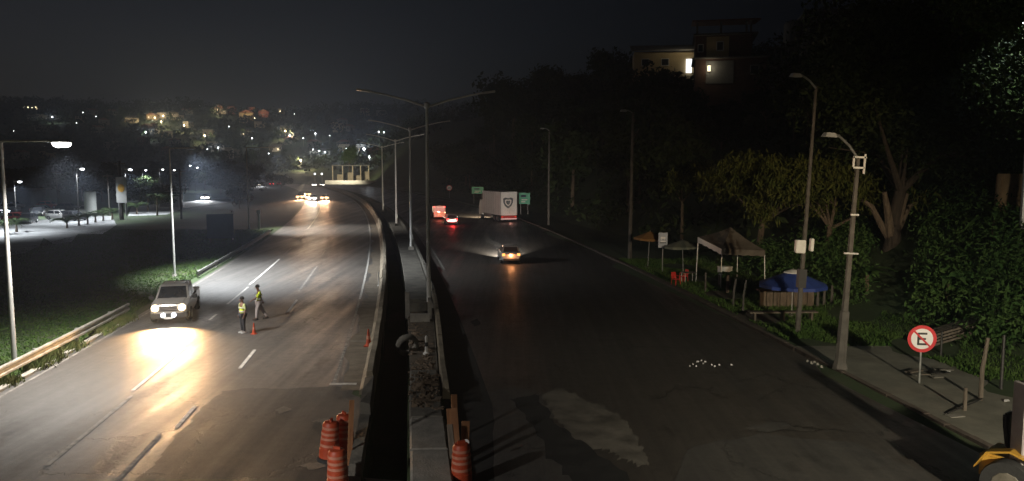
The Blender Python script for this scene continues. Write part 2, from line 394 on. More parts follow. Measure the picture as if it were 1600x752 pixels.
patch('asphalt_patch', [(845,618),(870,606),(905,620),(940,634),(975,655),(1000,690),(1018,728),(985,722),(940,705),(895,690),(872,660),(855,640)], M['concrete_patch'], rr, .020, 'pale worn concrete tongue in the dark asphalt', .16, 8)
patch('asphalt_patch', [(765,612),(800,604),(845,612),(855,640),(880,690),(960,760),(770,775)], M['asphalt_old'], rr, .016, 'grey worn asphalt beside the pale tongue')
patch('asphalt_patch', [(800,622),(835,618),(862,650),(905,690),(985,748),(990,765),(905,765),(850,700)], M['asphalt_strip'], rr, .021, 'black tar smear across the grey asphalt')
patch('asphalt_patch', [(1050,760),(1075,700),(1180,680),(1330,690),(1450,740),(1470,770)], M['asphalt_old'], rr, .016, 'scuffed grey asphalt by the kerb')
patch('asphalt_patch', [(1165,668),(1195,660),(1235,664),(1205,675)], M['asphalt_old'], rr, .020, None, .05, 3)
patch('asphalt_patch', [(735,503),(745,498),(752,506),(742,510)], M['asphalt_strip'], rr, .02, None, .05, 3)

# painted lane lines
def dash(u, Y0, Y1, w=.14, parent=rl, mt='paint', z=.024, nm='lane_dash'): return ribbon(u-w/2, u+w/2, Y0, Y1, z, 1.5).build(nm, M[mt], parent)
for u, a, b, mt in [(-8.35,27,33.6,'paint'),(-8.15,20,26.4,'paint_faded'),(-8.8,39.8,41.4,'paint'),(-8.9,44.5,51,'paint'),(-9.0,52,67,'paint'),(-9.05,70,76,'paint_faded'),(-9.1,84,90,'paint_faded'),(-9.3,100,180,'paint'),
                    (-5.9,19,22.5,'paint_faded'),(-5.6,23,25.2,'paint'),(-5.15,30,33.2,'paint'),(-5.0,41.4,46,'paint'),(-5.3,49,62,'paint_faded'),(-5.5,70,74,'paint_faded'),(-5.5,82,86,'paint_faded'),(-5.6,94,98,'paint_faded'),(-5.6,106,110,'paint_faded'),(-5.6,118,122,'paint_faded')]:
    dash(u, a, b, mt=mt)
dash(-1.2, 28, 46, .12, mt='paint_faded', nm='edge_line'); dash(-1.2, 46.2, 190, .13, nm='edge_line')
dash(-.85, 27.7, 27.95, 1.0, nm='stop_bar'); dash(-1.0, 34.8, 34.95, 1.5, mt='paint_faded', nm='stop_bar')
dash(-12.7, 18, 120, .11, mt='paint_faded', nm='edge_line')
for u, a, b in [(8.0,92,96),(8.1,104,108),(11.6,92,96),(11.8,104,108),(4.9,60,110)]: dash(u, a, b, parent=rr, mt='paint_faded')
patch('road_arrow', [(756,368),(762,366),(768,375),(781,380),(784,386),(772,384),(760,378)], M['paint_faded'], rr, .022, 'pale painted mark ahead of the silver car', .05, 2)

# kerbs
kb = structure('kerb', ribbon(KB, lambda Y: KB(Y)+.22, 62, 330, .0, 3, .17), M['kerb'], 'low brown kerb along the outer side of the dark carriageway')
Y = 14.; ks = []
while Y < 62:
    n = 1.0 + rng.uniform(-.05, .05); d = rng.uniform(-.015, .015)
    m = ribbon(lambda y: KB(y)+d, lambda y: KB(y)+.22+d, Y, Y+n-.025, .0, 1., .15+rng.uniform(-.012, .012)); m.build('kerbstone', M['kerb'], kb); Y += n
structure('pavement', ribbon(lambda Y: KB(Y)+.26, lambda Y: KB(Y)+4.6+.5*math.sin(Y*.9)+.3*math.sin(Y*2.3), 10, 33.5, .118, .5), M['walk'], 'sandy cracked pavement around the no parking sign')
structure('footpath', ribbon(lambda Y: KB(Y)+.26, lambda Y: KB(Y)+2.2+.4*math.sin(Y*.7), 37, 62, .118, .7), M['earth'], 'bare earth footpath in front of the stalls')
# pale edging on the left
lk = tag(O('roadside_edging', None), 'broken pale kerb edging half hidden in weeds on the left road edge', kind='structure')
for a, b in [(24.5,27.5),(28.5,31.2),(32.2,33.0),(33.8,37.6),(38.2,39.2)]:
    ribbon(-13.25, -12.98, a, b, 0, .8, .11).build('edging_stone', M['kerb_pale'], lk)

# ------------------------------------------------------------------ median
bw = T('median_wall', 'long low dusty concrete wall between the lit road and the dark trench', 'barrier')
def wall_ring(Y, du=0.):
    return [UP(u+du, Y, z) for u, z in [(-.16,0.),(-.14,.16),(.08,.34),(.13,.86),(.33,.86),(.40,.30),(.42,-.98)]]
Y = 26.5; i = 0
while Y < 330:
    n = 3. if Y < 120 else 9.
    d = rng.uniform(-.03, .03)
    m = MB(); m.loft([wall_ring(Y+.012, d), wall_ring(Y+n/2, d), wall_ring(Y+n-.012, d)]); m.build('wall_segment', M['wall'], bw); Y += n
bb = T('broken_median_wall', 'broken near end of the median wall with loose slabs behind the orange drums', 'barrier')
for a, b, h in [(14.5,17.2,.25),(17.35,18.9,.18),(19.1,21.0,.42),(21.15,23.4,.34),(23.6,26.4,.66)]:
    m = MB(); m.loft([[UP(.02,Y,0),UP(.05,Y,h),UP(.36,Y,h*(1+.1*math.sin(Y))),UP(.42,Y,-.98)] for Y in (a, (a+b)/2, b)]); m.build('wall_segment', M['concrete_dark'], bb)
structure('dust_strip', ribbon(lambda Y: -.98+.18*math.sin(Y*.7)+.1*math.sin(Y*1.9), -.12, 27, 330, .02, 1.), M['dust'], 'sand and dust drifted against the median wall')
# central strip of old kerb blocks
cs = T('median_strip', 'raised strip of old concrete blocks along the middle of the median', 'median strip')
Y = 12.; k = 0
while Y < 27:
    n = [2.6, 3.4, 2.2][k % 3]; h = .42 + .04*math.sin(k*2.1); w = rng.uniform(-.04, .04)
    m = MB(); m.loft([[UP(1.62+w,y,-.98),UP(1.62+w,y,h-.05),UP(1.68+w,y,h),UP(2.62+w,y,h+.015),UP(2.68+w,y,h-.05),UP(2.7+w,y,0)] for y in (Y+.02, Y+n-.02)]); m.build('concrete_block', M['concrete' if k < 4 else 'concrete_dark'], cs); Y += n; k += 1
while Y < 190:
    n = 4. if Y < 90 else 14.; h = .16 if Y < 42 else .3
    m = MB(); m.loft([[UP(1.62,y,-.98),UP(1.64,y,h),UP(2.68+MX(y),y,h),UP(2.72+MX(y),y,0)] for y in (Y+.02, Y+n-.02)]); m.build('concrete_block', M['concrete_dark'], cs); Y += n
rw = T('inner_wall', 'narrow tan concrete wall on the far side of the median strip', 'barrier')
Y = 26.; 
while Y < 190:
    n = 2.5 if Y < 60 else 12.; h = .62 + .05*math.sin(Y)
    m = MB(); m.loft([[UP(2.74+MX(y),y,0),UP(2.78+MX(y),y,h),UP(2.95+MX(y),y,h),UP(3.03+MX(y),y,0)] for y in (Y+.015, Y+n-.015)]); m.build('wall_segment', M['wall' if Y < 45 else 'concrete_dark'], rw); Y += n
# rubble on the strip
rub = MB()
def stone(c, r):
    ico = [(0,0,1),(.89,0,.45),(.28,.85,.45),(-.72,.53,.45),(-.72,-.53,.45),(.28,-.85,.45),(.72,.53,-.45),(-.28,.85,-.45),(-.89,0,-.45),(-.28,-.85,-.45),(.72,-.53,-.45),(0,0,-1)]
    fs = [(0,1,2),(0,2,3),(0,3,4),(0,4,5),(0,5,1),(1,6,2),(2,7,3),(3,8,4),(4,9,5),(5,10,1),(6,7,2),(7,8,3),(8,9,4),(9,10,5),(10,6,1),(11,7,6),(11,8,7),(11,9,8),(11,10,9),(11,6,10)]
    s = rng.uniform(.6, 1.3, 3)*r
    return [Vector(c) + Vector((p[0]*s[0]*rng.uniform(.8,1.2), p[1]*s[1]*rng.uniform(.8,1.2), p[2]*s[2]*.7)) for p in ico], fs
for i in range(800):
    Y = rng.uniform(23.5, 31) if i < 420 else rng.uniform(31, 44); u = rng.normal(2.1, .33)
    if u > 2.7 or u < 1.6: continue
    hgt = (.42 if Y < 27.5 else .16) + max(0, .3*(1-abs(Y-26.5)/3.5))*rng.uniform(.2, 1)
    rub.add(*stone(UP(u, Y, hgt), rng.uniform(.02, .085)))
for i in range(70):
    Y = rng.uniform(23.5, 37); u = rng.uniform(1.75, 2.6); hgt = (.42 if Y < 27.5 else .16) + max(0, .3*(1-abs(Y-26.5)/3.5))*rng.uniform(.3, 1)
    rub.box(UP(u, Y, hgt), (rng.uniform(.12,.42), rng.uniform(.10,.34), rng.uniform(.04,.12)), rz=rng.uniform(0,3), rx=rng.normal(0,.35), ry=rng.normal(0,.35), taper=rng.uniform(.7,1))
ribbon(1.66, lambda y: 2.62+MX(y), 27.6, 42, .172, .7).build('earth_spill', M['earth'], cs)
tag(rub.build('rubble', M['rubble']), 'heap of broken concrete rubble on the median strip', kind='stuff')
slab = T('broken_slab', 'cracked concrete slab lying in the trench beside the median strip', 'slab', UP(.98, 19.3, -.2), R(24))
MB().box((0,0,0), (1.1,.34,.12), ry=.25).build('slab_half', M['concrete'], slab); MB().box((.1,-.62,-.1), (1.0,.24,.1), ry=.12, rz=-.2).build('slab_half', M['concrete'], slab)
# open concrete chamber with upright frame around the first mast
ch = T('drain_chamber', 'open concrete chamber frame with upright sides standing on the median strip', 'chamber', UP(1.62, 38.6, .16), RZ(39))
MB().box((0,1.6,.55), (.22,.5,1.45)).build('side_wall', M['concrete'], ch); MB().box((.62,0,.2), (1.0,.3,.42)).build('front_wall', M['concrete'], ch)
MB().box((1.15,.9,.45), (.18,.7,1.1), rx=.12).build('side_wall', M['concrete'], ch); MB().box((.55,2.6,.3), (1.2,.2,.5)).build('rear_wall', M['concrete_dark'], ch)
pipe = MB()
prof = []
for k in range(13):
    t = 2*math.pi*k/12; prof.append((.42+.09*math.cos(t), .09*math.sin(t)*2.2))
pv = []; pf = []
for a in range(16):
    for r, z in prof[:-1]: pv.append(Vector((r*math.cos(a*math.pi/8), z, r*math.sin(a*math.pi/8))))
for a in range(16):
    for k in range(12): pf.append((a*12+k, a*12+(k+1) % 12, ((a+1) % 16)*12+(k+1) % 12, ((a+1) % 16)*12+k))
pipe.add(pv, pf)
po = pipe.build('concrete_ring', M['concrete_dark'], smooth=True); po.location = UP(1.55, 32.6, .36); po.rotation_euler = (R(20), 0, R(25)); tag(po, 'short round concrete pipe ring leaning at the edge of the trench', 'pipe ring')
tl = T('traffic_delineator', 'small white and dark delineator post lying upright among the rubble', 'delineator', UP(2.35, 31.6, .2))
MB().lathe([(.14,0),(.15,.06),(.07,.12),(.06,.75),(.02,.8)], 10).build('post', M['white_plastic'], tl); MB().lathe([(.07,.35),(.075,.36),(.075,.52),(.07,.53)], 10).build('sleeve', M['black_plastic'], tl)

# ------------------------------------------------------------------ guardrails on the left
def guardrail(Y0, Y1, u, label, mt, hgt=.72, post_gap=2.):
    t = T('guardrail', label, 'guardrail')
    prof = [(0,.0),(.05,.04),(.05,.11),(-.01,.18),(-.01,.24),(.05,.31),(.05,.38),(0,.42),(-.03,.42),(-.035,.0)]
    rings = []; n = int((Y1-Y0)/2)
    Y = Y0; k = 0
    while Y < Y1-.1:
        e = min(Y+4, Y1); rg = [[UP(u+a, y, hgt-.42+b) for a, b in prof] for y in (Y+.004, (Y+e)/2, e-.004)]
        MB().loft(rg).build('rail', mt, t); Y = e
    Y = Y0+.5
    while Y < Y1:
        MB().box(UP(u-.11, Y, hgt/2-.03), (.12,.16,hgt+.05), rz=RZ(Y)).build('post', M['galv'], t); Y += post_gap*2
    return t
guardrail(10, 41, -13.42, 'bright steel guardrail lit amber beside the oncoming pickup', M['rail'], .72)
guardrail(55, 93, -13.3, 'dim low guardrail along the grass beyond the pickup', M['galv'], .55, 3)
# ------------------------------------------------------------------ street lamps
def street_lamp(loc, h, arm, rz, label, lit, power=0, aim=(0,0,-1), cone=150, name='street_lamp', group='lamp posts on the left verge', lean=0., r=.085, rise=0., droop=0., col=LED):
    t = T(name, label, 'street lamp', loc, 0, group)
    t.rotation_euler = (0, lean, rz)
    MB().tube([(0,0,0),(0,0,h*.5),(0,0,h-.12),(.03,0,h-.03),(.14,0,h)], [r*1.25, r, r*.72, r*.7, r*.6], 10).build('post', M['pole'], t, smooth=True)
    MB().box((0,0,.09), (r*4.2,r*4.2,.18), taper=.6).build('base', M['concrete'], t)
    MB().tube([(.12,0,h),(arm*.5,0,h+rise*.5),(arm,0,h+rise)], r*.55, 8).build('arm', M['pole'], t, smooth=True)
    hd = MB().box((arm+.32,0,h+rise-.01-droop), (.78,.30,.11), taper=.72).build('lamp_head', M['lamp_body'], t, bevel=.02)
    MB().box((arm+.34,0,h+rise-.075-droop), (.62,.24,.03)).build('lens', M['e_led'] if lit == 2 else M['e_led_dim'] if lit == 1 else M['window'], hd)
    if power: light('SPOT', 'lamp_light', t, (arm+.34, 0, h+rise-.36), power, col, .32, aim, cone, .9)
    return t
p = G(23, 570)
sl = street_lamp(p, 9.05, 2.05, 0, 'lit street lamp with a glaring white head by the guardrail', 2, PW['lamp_left'], (.12,.10,-1), 132)
# the glaring bowl of the lit lamp hangs below its housing and can be seen from the side
for ch in sl.children:
    if ch.name.startswith('lamp_head'):
        MB().loft([[Vector((2.05+.36+x*sx, y*sx, z)) for x, y in [(.36*math.cos(k*.393),.17*math.sin(k*.393)) for k in range(16)]] for sx, z in [(.8,8.99),(1,8.95),(1,8.90),(.85,8.84),(.5,8.80)]]).build('bowl', M['e_led'], ch)
street_lamp(G(273,432), 9.4, 1.6, R(-20), 'slim street lamp post rising from the dark grass behind the pickup', 1, PW['lamp_patch'], (.34,.34,-1), 118, r=.07, col=(.93,.97,1))
street_lamp(G(389,358), 10.6, 3.0, R(5), 'tall street lamp post near the small marker post on the bend', 1, PW['lamp_far'], (.5,-.1,-1), 90)
street_lamp((-17.6,3.5,0), 9.2, 2.05, 0, 'lit street lamp beside the footbridge on the left verge', 2, PW['lamp_behind'], (.16,.34,-1), 118)
mp = T('marker_post', 'short grey marker post on the grass beside the bend', 'post', G(405,358))
MB().box((0,0,1.1), (.28,.14,2.2)).build('post', M['pole'], mp); MB().box((0,-.09,2.25), (.5,.06,.5)).build('plate', M['lamp_body'], mp)
mp2 = T('marker_post', 'thin pale post beside the navy panel on the grass', 'post', G(364,375))
MB().tube([(0,0,0),(0,0,3.2)], .07, 6).build('post', M['pole'], mp2); MB().box((0,-.05,3.0), (.18,.06,.5)).build('plate', M['white_plastic'], mp2)
# right-hand lamp behind the camera that lights the sign and the trees
street_lamp((14.6,-7,.1), 9.3, 2.0, math.pi, 'lit street lamp beside the footbridge on the right pavement', 2, PW['lamp_right'], (-.06,-1.0,-.49), 60, group='lamp posts on the right verge', col=(1,.90,.68))
rb = [o for o in COL.objects if o.get('label') == 'lit street lamp beside the footbridge on the right pavement'][0]
MB().box((.7,0,9.42), (.4,.34,.3), rz=R(90)).build('flood_head', M['lamp_body'], rb)  # second head added to this post to carry the warm beam
light('SPOT', 'flood_light', rb, (.7,-.4,9.45), PW['added_warm_beam'], ADDED_WARM, .2, Matrix.Rotation(-math.pi, 3, 'Z') @ Vector((17.0-13.9, 53.5+6.6, 5.2-9.5)), 19, .9)  # added narrow spot that brightens the olive tree over the stalls

def mast(Y, label, src=None, u=2.2):
    if src: return dup(src, UP(u, Y, .3), RZ(Y), label)
    t = T('twin_arm_mast', label, 'street lamp', UP(2.86, Y, .16), RZ(Y), 'twin-arm masts along the median')
    h = 11.3
    MB().tube([(0,0,0),(0,0,4),(0,0,8),(0,0,h)], [.13,.115,.095,.075], 12).build('post', M['mast_paint'], t, smooth=True)
    MB().box((0,0,.15), (.5,.5,.3)).build('base', M['concrete'], t); MB().box((.14,-.02,1.2), (.07,.2,.5)).build('hatch', M['galv'], t)
    MB().lathe([(.10,h-.25),(.16,h-.12),(.16,h+.05),(.05,h+.12)], 12).build('collar', M['mast_paint'], t, smooth=True)
    for s in (-1, 1):
        a = MB().tube([(s*.1,0,h-.12),(s*1.2,0,h+.24),(s*2.4,0,h+.52),(s*3.1,0,h+.66)], [.065,.06,.05,.045], 8).build('arm', M['mast_paint'], t, smooth=True)
        MB().box((s*3.42,0,h+.70), (.72,.30,.10), ry=-s*.14).build('lamp_head', M['lamp_body'], a)
    return t
m0 = mast(42.7, 'nearest and tallest twin-arm mast on the median')
mast(72, 'twin-arm mast second from the drain chamber', m0, 2.75); mast(102, 'slender unlit mast third along the median', m0, 2.4); mast(134, 'faint distant mast fourth along the median', m0, 1.95)

# ------------------------------------------------------------------ poles on the right verge
def right_lamp(loc, h, lean, label, arm=(-1.3,.9), foot=True, r=.125):
    t = T('lamp_post', label, 'street lamp', loc, 0, 'lamp posts on the right verge'); t.rotation_euler = (0, lean, 0)
    MB().tube([(0,0,0),(0,0,h*.45),(0,0,h)], [r*1.3, r*.95, r*.62], 8).build('post', M['conc_pole'], t)
    if foot: MB().lathe([(r*2.4,0),(r*2.3,.12),(r*1.75,.35),(r*1.5,2.3),(r*1.35,2.32)], 8).build('footing', M['conc_pole'], t)
    a = MB().tube([(0,0,h-.1),(arm[0]*.4,-.2,h+arm[1]*.5),(arm[0]*.8,-.35,h+arm[1]*.95),(arm[0],-.42,h+arm[1])], .05, 8).build('arm', M['galv'], t, smooth=True)
    MB().box((arm[0]-.18,-.5,h+arm[1]-.03), (.55,.32,.17), rz=.3, taper=.7).build('lamp_head', M['lamp_body'], a, bevel=.02)
    return t
p1 = G(1312,577,.1)
t = right_lamp(p1, 8.35, R(2.6), 'leaning concrete lamp post with a square bracket under its arm', (-1.2,.75))
MB().box((.0,-.14,8.3), (.5,.05,.07)).build('bracket', M['galv'], t); MB().box((-.22,-.14,8.12), (.06,.05,.4)).build('bracket', M['galv'], t); MB().box((.2,-.14,8.05), (.06,.05,.75)).build('bracket', M['galv'], t); MB().box((.0,-.14,7.9), (.42,.05,.07)).build('bracket', M['galv'], t)
MB().box((0,-.12,4.6), (.55,.06,.06)).build('clamp', M['galv'], t); MB().box((0,-.12,6.1), (.3,.1,.06)).build('clamp', M['galv'], t)
t = right_lamp(G(1246,518,.1), 11.7, R(2.3), 'lamp post with a pale utility box standing before the blue tent', (-1.0,.45), foot=False, r=.105)
MB().box((-.26,-.2,4.15), (.46,.3,.62)).build('utility_box', M['white_plastic'], t, bevel=.03); MB().box((.3,-.15,4.25), (.16,.24,.6)).build('meter_box', M['white_plastic'], t, bevel=.02); MB().box((0,0,2.6), (.36,.36,.9)).build('wrap', M['black_plastic'], t)
right_lamp(G(984,405,.1), 12.6, R(.4), 'tall lamp post left of the bus stop sign', (-.7,.12), foot=False, r=.15)
right_lamp(G(857,352,.1), 13.0, R(.2), 'dim lamp post far along the kerb near the green signs', (-.8,.2), foot=False, r=.14)

# ------------------------------------------------------------------ road signs
def round_sign(loc, zc, r, label, post_h, slash=None, rz=0.):
    t = T('road_sign', label, 'road sign', loc, rz)
    MB().tube([(0,.05,0),(0,.05,post_h)], .038, 8).build('post', M['galv'], t)
    My = Matrix.Translation((0, 0, zc)) @ Matrix.Rotation(math.pi/2, 4, 'X')
    c = lambda rad: [(rad*math.cos(2*math.pi*k/32), rad*math.sin(2*math.pi*k/32)) for k in range(32)]
    pl = MB().prism(c(r), -.012, .012, My).build('plate', M['red_sign'], t)
    MB().prism(c(r*.76), .012, .017, My).build('disc', M['white_sign'], pl)
    return t, pl, My
t, pl, My = round_sign(G(1437,600,.1), 1.68, .50, 'round red ringed no parking sign with a crossed letter E', 1.7, rz=R(-8))
e = MB()
for x, y, w, h in [(-.13,0,.075,.46),(.02,.195,.30,.075),(.005,0,.25,.07),(.02,-.195,.30,.075)]:
    e.prism([(x-w/2,y-h/2),(x+w/2,y-h/2),(x+w/2,y+h/2),(x-w/2,y+h/2)], .017, .020, My)
e.build('letter', M['black_sign'], pl)
a = math.radians(-45); d = Vector((math.cos(a), math.sin(a))); n = Vector((-d.y, d.x))*.032
MB().prism([tuple(d*.385+n), tuple(-d*.385+n), tuple(-d*.385-n), tuple(d*.385-n)], .0205, .0235, My).build('slash', M['red_sign'], pl)
t, pl, My = round_sign((-16.3,200,0), 2.75, .75, 'small glowing red round speed sign in the far distance', 2.6)
sx = MB()
for x in (-.2, .2):
    for (px, py, w, h) in [(0,.2,.26,.08),(0,-.2,.26,.08),(-.1,0,.07,.44),(.1,0,.07,.44)]: sx.prism([(x+px-w/2,py-h/2),(x+px+w/2,py-h/2),(x+px+w/2,py+h/2),(x+px-w/2,py+h/2)], .017, .02, My)
sx.build('numeral', M['black_sign'], pl)
def green_sign(loc, w, h, z, label):
    t = T('direction_sign', label, 'road sign', loc, R(2))
    for s in (-1, 1): MB().tube([(s*w*.32,.06,0),(s*w*.32,.06,z+h/2)], .05, 6).build('post', M['galv'], t)
    pl = MB().box((0,0,z), (w,.04,h)).build('panel', M['green_sign'], t)
    MB().box((-w*.08,-.024,z+h*.2), (w*.45,.008,h*.18)).build('dark_field', M['blue_panel'], pl)
    for i, (x, q, l) in enumerate([(.0,-.12,.5),(-.1,-.3,.35)]): MB().box((w*x,-.024,z+h*q), (w*l,.008,h*.07)).build('bar', M['white_sign'], pl)
    return t
green_sign((2.1,130,.1), 1.9, 1.9, 2.7, 'bright green direction sign right of the white truck')
green_sign((-7.6,170,.1), 2.6, 1.5, 2.9, 'pale green direction sign half hidden behind the white truck')
t = T('bus_stop_sign', 'pale blue bus stop sign on a slim post by the kerb', 'road sign', G(1035,425,.1), R(-4))
MB().tube([(0,.04,0),(0,.04,2.9)], .04, 8).build('post', M['galv'], t); pl = MB().box((0,0,2.42), (.68,.03,1.15)).build('panel', M['bus_sign'], t)
b = MB(); b.box((0,-.018,2.6), (.36,.008,.16)); b.build('bus_window', M['white_sign'], pl); MB().box((0,-.018,2.34), (.36,.008,.08)).build('bus_body', M['white_sign'], pl); MB().box((0,-.018,2.22), (.5,.008,.07)).build('bus_base', M['black_sign'], pl)
for s in (-1, 1): MB().box((s*.11,-.018,2.46), (.07,.008,.05)).build('bus_lamp', M['white_sign'], pl)

# ------------------------------------------------------------------ orange drums, boards, cones
def drum(loc, rz, label, src=None, tilt=0.):
    if src: o = dup(src, loc, rz, label); o.rotation_euler[1] = tilt; return o
    t = T('traffic_drum', label, 'traffic drum', loc, rz, 'orange drums around the median works')
    MB().lathe([(.32,0),(.32,.08),(.28,.10)], 18).build('base', M['rubber'], t)
    MB().lathe([(.265,.10),(.265,.34),(.25,.35),(.25,.60),(.235,.61),(.235,.84),(.22,.85),(.22,1.02),(.18,1.08),(.09,1.10)], 20).build('body', M['orange'], t, smooth=True)
    for z, r in [(.46,.254),(.64,.239),(.78,.239),(.93,.224)]: MB().lathe([(r-.01,z-.035),(r+.004,z-.033),(r+.004,z+.033),(r-.01,z+.035)], 20).build('band', M['band'], t, smooth=True)
    MB().box((0,0,1.13), (.05,.20,.07)).build('handle', M['orange'], t)
    t.rotation_euler[1] = tilt
    return t
d0 = drum(UP(-.62, 20.4, .02), 0, 'orange drum with pale bands standing farthest left beside the broken wall', None, R(5))
drum(UP(-.22, 21.0, .02), .6, 'orange drum squeezed between the board and the leftmost drum', d0)
drum(UP(-.16, 18.3, .02), 1.2, 'orange drum nearest the footbridge in front of the leaning board', d0)
drum(UP(2.92, 18.7, .02), 2., 'orange drum beside the concrete strip below the timber boards', d0)
def board(loc, h, w, rx, ry, rz, label, mt='wood'):
    o = MB().box((0,0,h/2), (w,.04,h)).build('timber_board', M[mt]); o.location = loc; o.rotation_euler = (rx, ry, rz); return tag(o, label, 'board', 'boards leaning at the median works')
board(UP(-.02, 20.0, .02), 1.75, .13, R(-6), R(4), .3, 'upright timber board standing behind the orange drums', 'wood')
board(UP(2.86, 20.2, .02), 1.45, .30, R(-16), R(-3), .15, 'wide orange board leaning tallest on the inner wall')
board(UP(3.06, 19.9, .02), 1.2, .22, R(-14), R(8), .4, 'short orange board with a pale sticker leaning beside the wide one')
board(UP(2.78, 19.5, .02), 1.25, .16, R(-12), R(-9), -.2, 'brown board leaning lowest above the single orange drum', 'wood_dark')
board(UP(2.95, 22.0, .02), 1.3, .18, R(-14), R(5), .5, 'narrow board leaning behind the wide orange board')
st = tag(MB().prism([(.08*math.cos(k*.524), .08*math.sin(k*.524)) for k in range(12)], 0, .004, Matrix.Translation(UP(3.11, 19.70, .78)) @ Matrix.Rotation(math.pi/2, 4, 'X')).build('reflector', M['white_sign']), 'round pale reflector on the short orange board', 'reflector')
def cone(loc, h, label, src=None):
    if src: return dup(src, loc, None, label)
    t = T('traffic_cone', label, 'traffic cone', loc, 0, 'traffic cones on the lit road')
    MB().box((0,0,.02), (h*.5,h*.5,.04)).build('base', M['orange'], t, bevel=.01)
    b = MB().lathe([(h*.18,.04),(h*.11,h*.45),(h*.04,h)], 14).build('body', M['orange'], t, smooth=True)
    MB().lathe([(h*.118,h*.42),(h*.121,h*.42),(h*.088,h*.62),(h*.083,h*.62)], 14).build('band', M['band'], b, smooth=True)
    return t
c0 = cone(G(576,541,.02), .78, 'orange traffic cone standing close to the median wall')
cone(G(397,522,.015), .5, 'small dull traffic cone at the feet of the workers', c0).scale = (.7,.7,.7)
dl = T('traffic_delineator', 'thin white delineator post against the median wall up the road', 'delineator', G(592,447,.02))
MB().lathe([(.12,0),(.12,.05),(.045,.08),(.045,.95),(.01,.98)], 10).build('post', M['white_plastic'], dl)
# ------------------------------------------------------------------ vehicles (local front points to -Y)
def ring(y, w, zb, zm, zt, crown=.03, inset=.90):
    half = [(w*.82,zb),(w*.97,zb+.10),(w,zm),(w*.97,zt-.07),(w*inset,zt)]
    return [Vector((x,y,z)) for x, z in half] + [Vector((0,y,zt+crown))] + [Vector((-x,y,z)) for x, z in reversed(half)] + [Vector((0,y,zb))]
def panel(m, a, b, c, d, u0, u1, v0, v1, off=.006, mi=0):
    """pane lying just proud of the face a-b-c-d, between fractions of its width and height"""
    a, b, c, d = map(Vector, (a, b, c, d)); n = (b-a).cross(d-a).normalized()
    P = lambda u, v: (a.lerp(b, u)).lerp(d.lerp(c, u), v) + n*off
    q = [P(u0,v0), P(u1,v0), P(u1,v1), P(u0,v1)]
    m.add(q + [p - n*off*.9 for p in q], [(0,1,2,3),(0,4,5,1),(1,5,6,2),(2,6,7,3),(3,7,4,0)], mi)
def wheel(t, x, y, r=.33, w=.22):
    o = MB().lathe([(r*.62,-w/2),(r*.95,-w/2),(r,-w*.3),(r,w*.3),(r*.95,w/2),(r*.62,w/2)], 20, M=Matrix.Rotation(math.pi/2, 4, 'Y')).build('wheel', M['rubber'], t, smooth=True); o.location = (x, y, r)
    s = 1 if x > 0 else -1
    MB().lathe([(r*.64,-.02),(r*.55,.02),(r*.2,.035)], 12, c=(s*(w/2-.01),0,0), M=Matrix.Rotation(s*math.pi/2, 4, 'Y')).build('rim', M['rim'], o)
def cabin(t, paint, fr, rr, zb, zt, wb, wt, slf, slr, pillars=(.5,)):
    """glasshouse: fr/rr front and rear y at the belt, slf/slr how far the glass leans in"""
    B = [(-wb,fr,zb),(wb,fr,zb),(wb,rr,zb),(-wb,rr,zb)]; U = [(-wt,fr+slf,zt),(wt,fr+slf,zt),(wt,rr-slr,zt),(-wt,rr-slr,zt)]
    Uc = [(x*.82, y + (.12 if y < 0 else -.10), zt+.055) for x, y, z in U]
    r_ = lambda P: [Vector(p) for p in P]
    o = MB().loft([r_(B), r_(U), r_(Uc)]).build('cabin', paint, t, smooth=True, bevel=.03)
    m = MB(); panel(m, B[0],B[1],U[1],U[0], .06,.94,.08,.93, .012); m.build('windscreen', M['glass'], o)
    m = MB(); panel(m, B[2],B[3],U[3],U[2], .08,.92,.16,.9, .012); m.build('rear_window', M['glass'], o)
    e = [0] + list(pillars) + [1]
    for i in range(len(e)-1):
        a0, a1 = e[i]+.04, e[i+1]-.04
        m = MB(); panel(m, B[1],B[2],U[2],U[1], a0,a1,.10,.88, .012); m.build('side_window', M['glass'], o)
        m = MB(); panel(m, B[3],B[0],U[0],U[3], 1-a1,1-a0,.10,.88, .012); m.build('side_window', M['glass'], o)
    return o
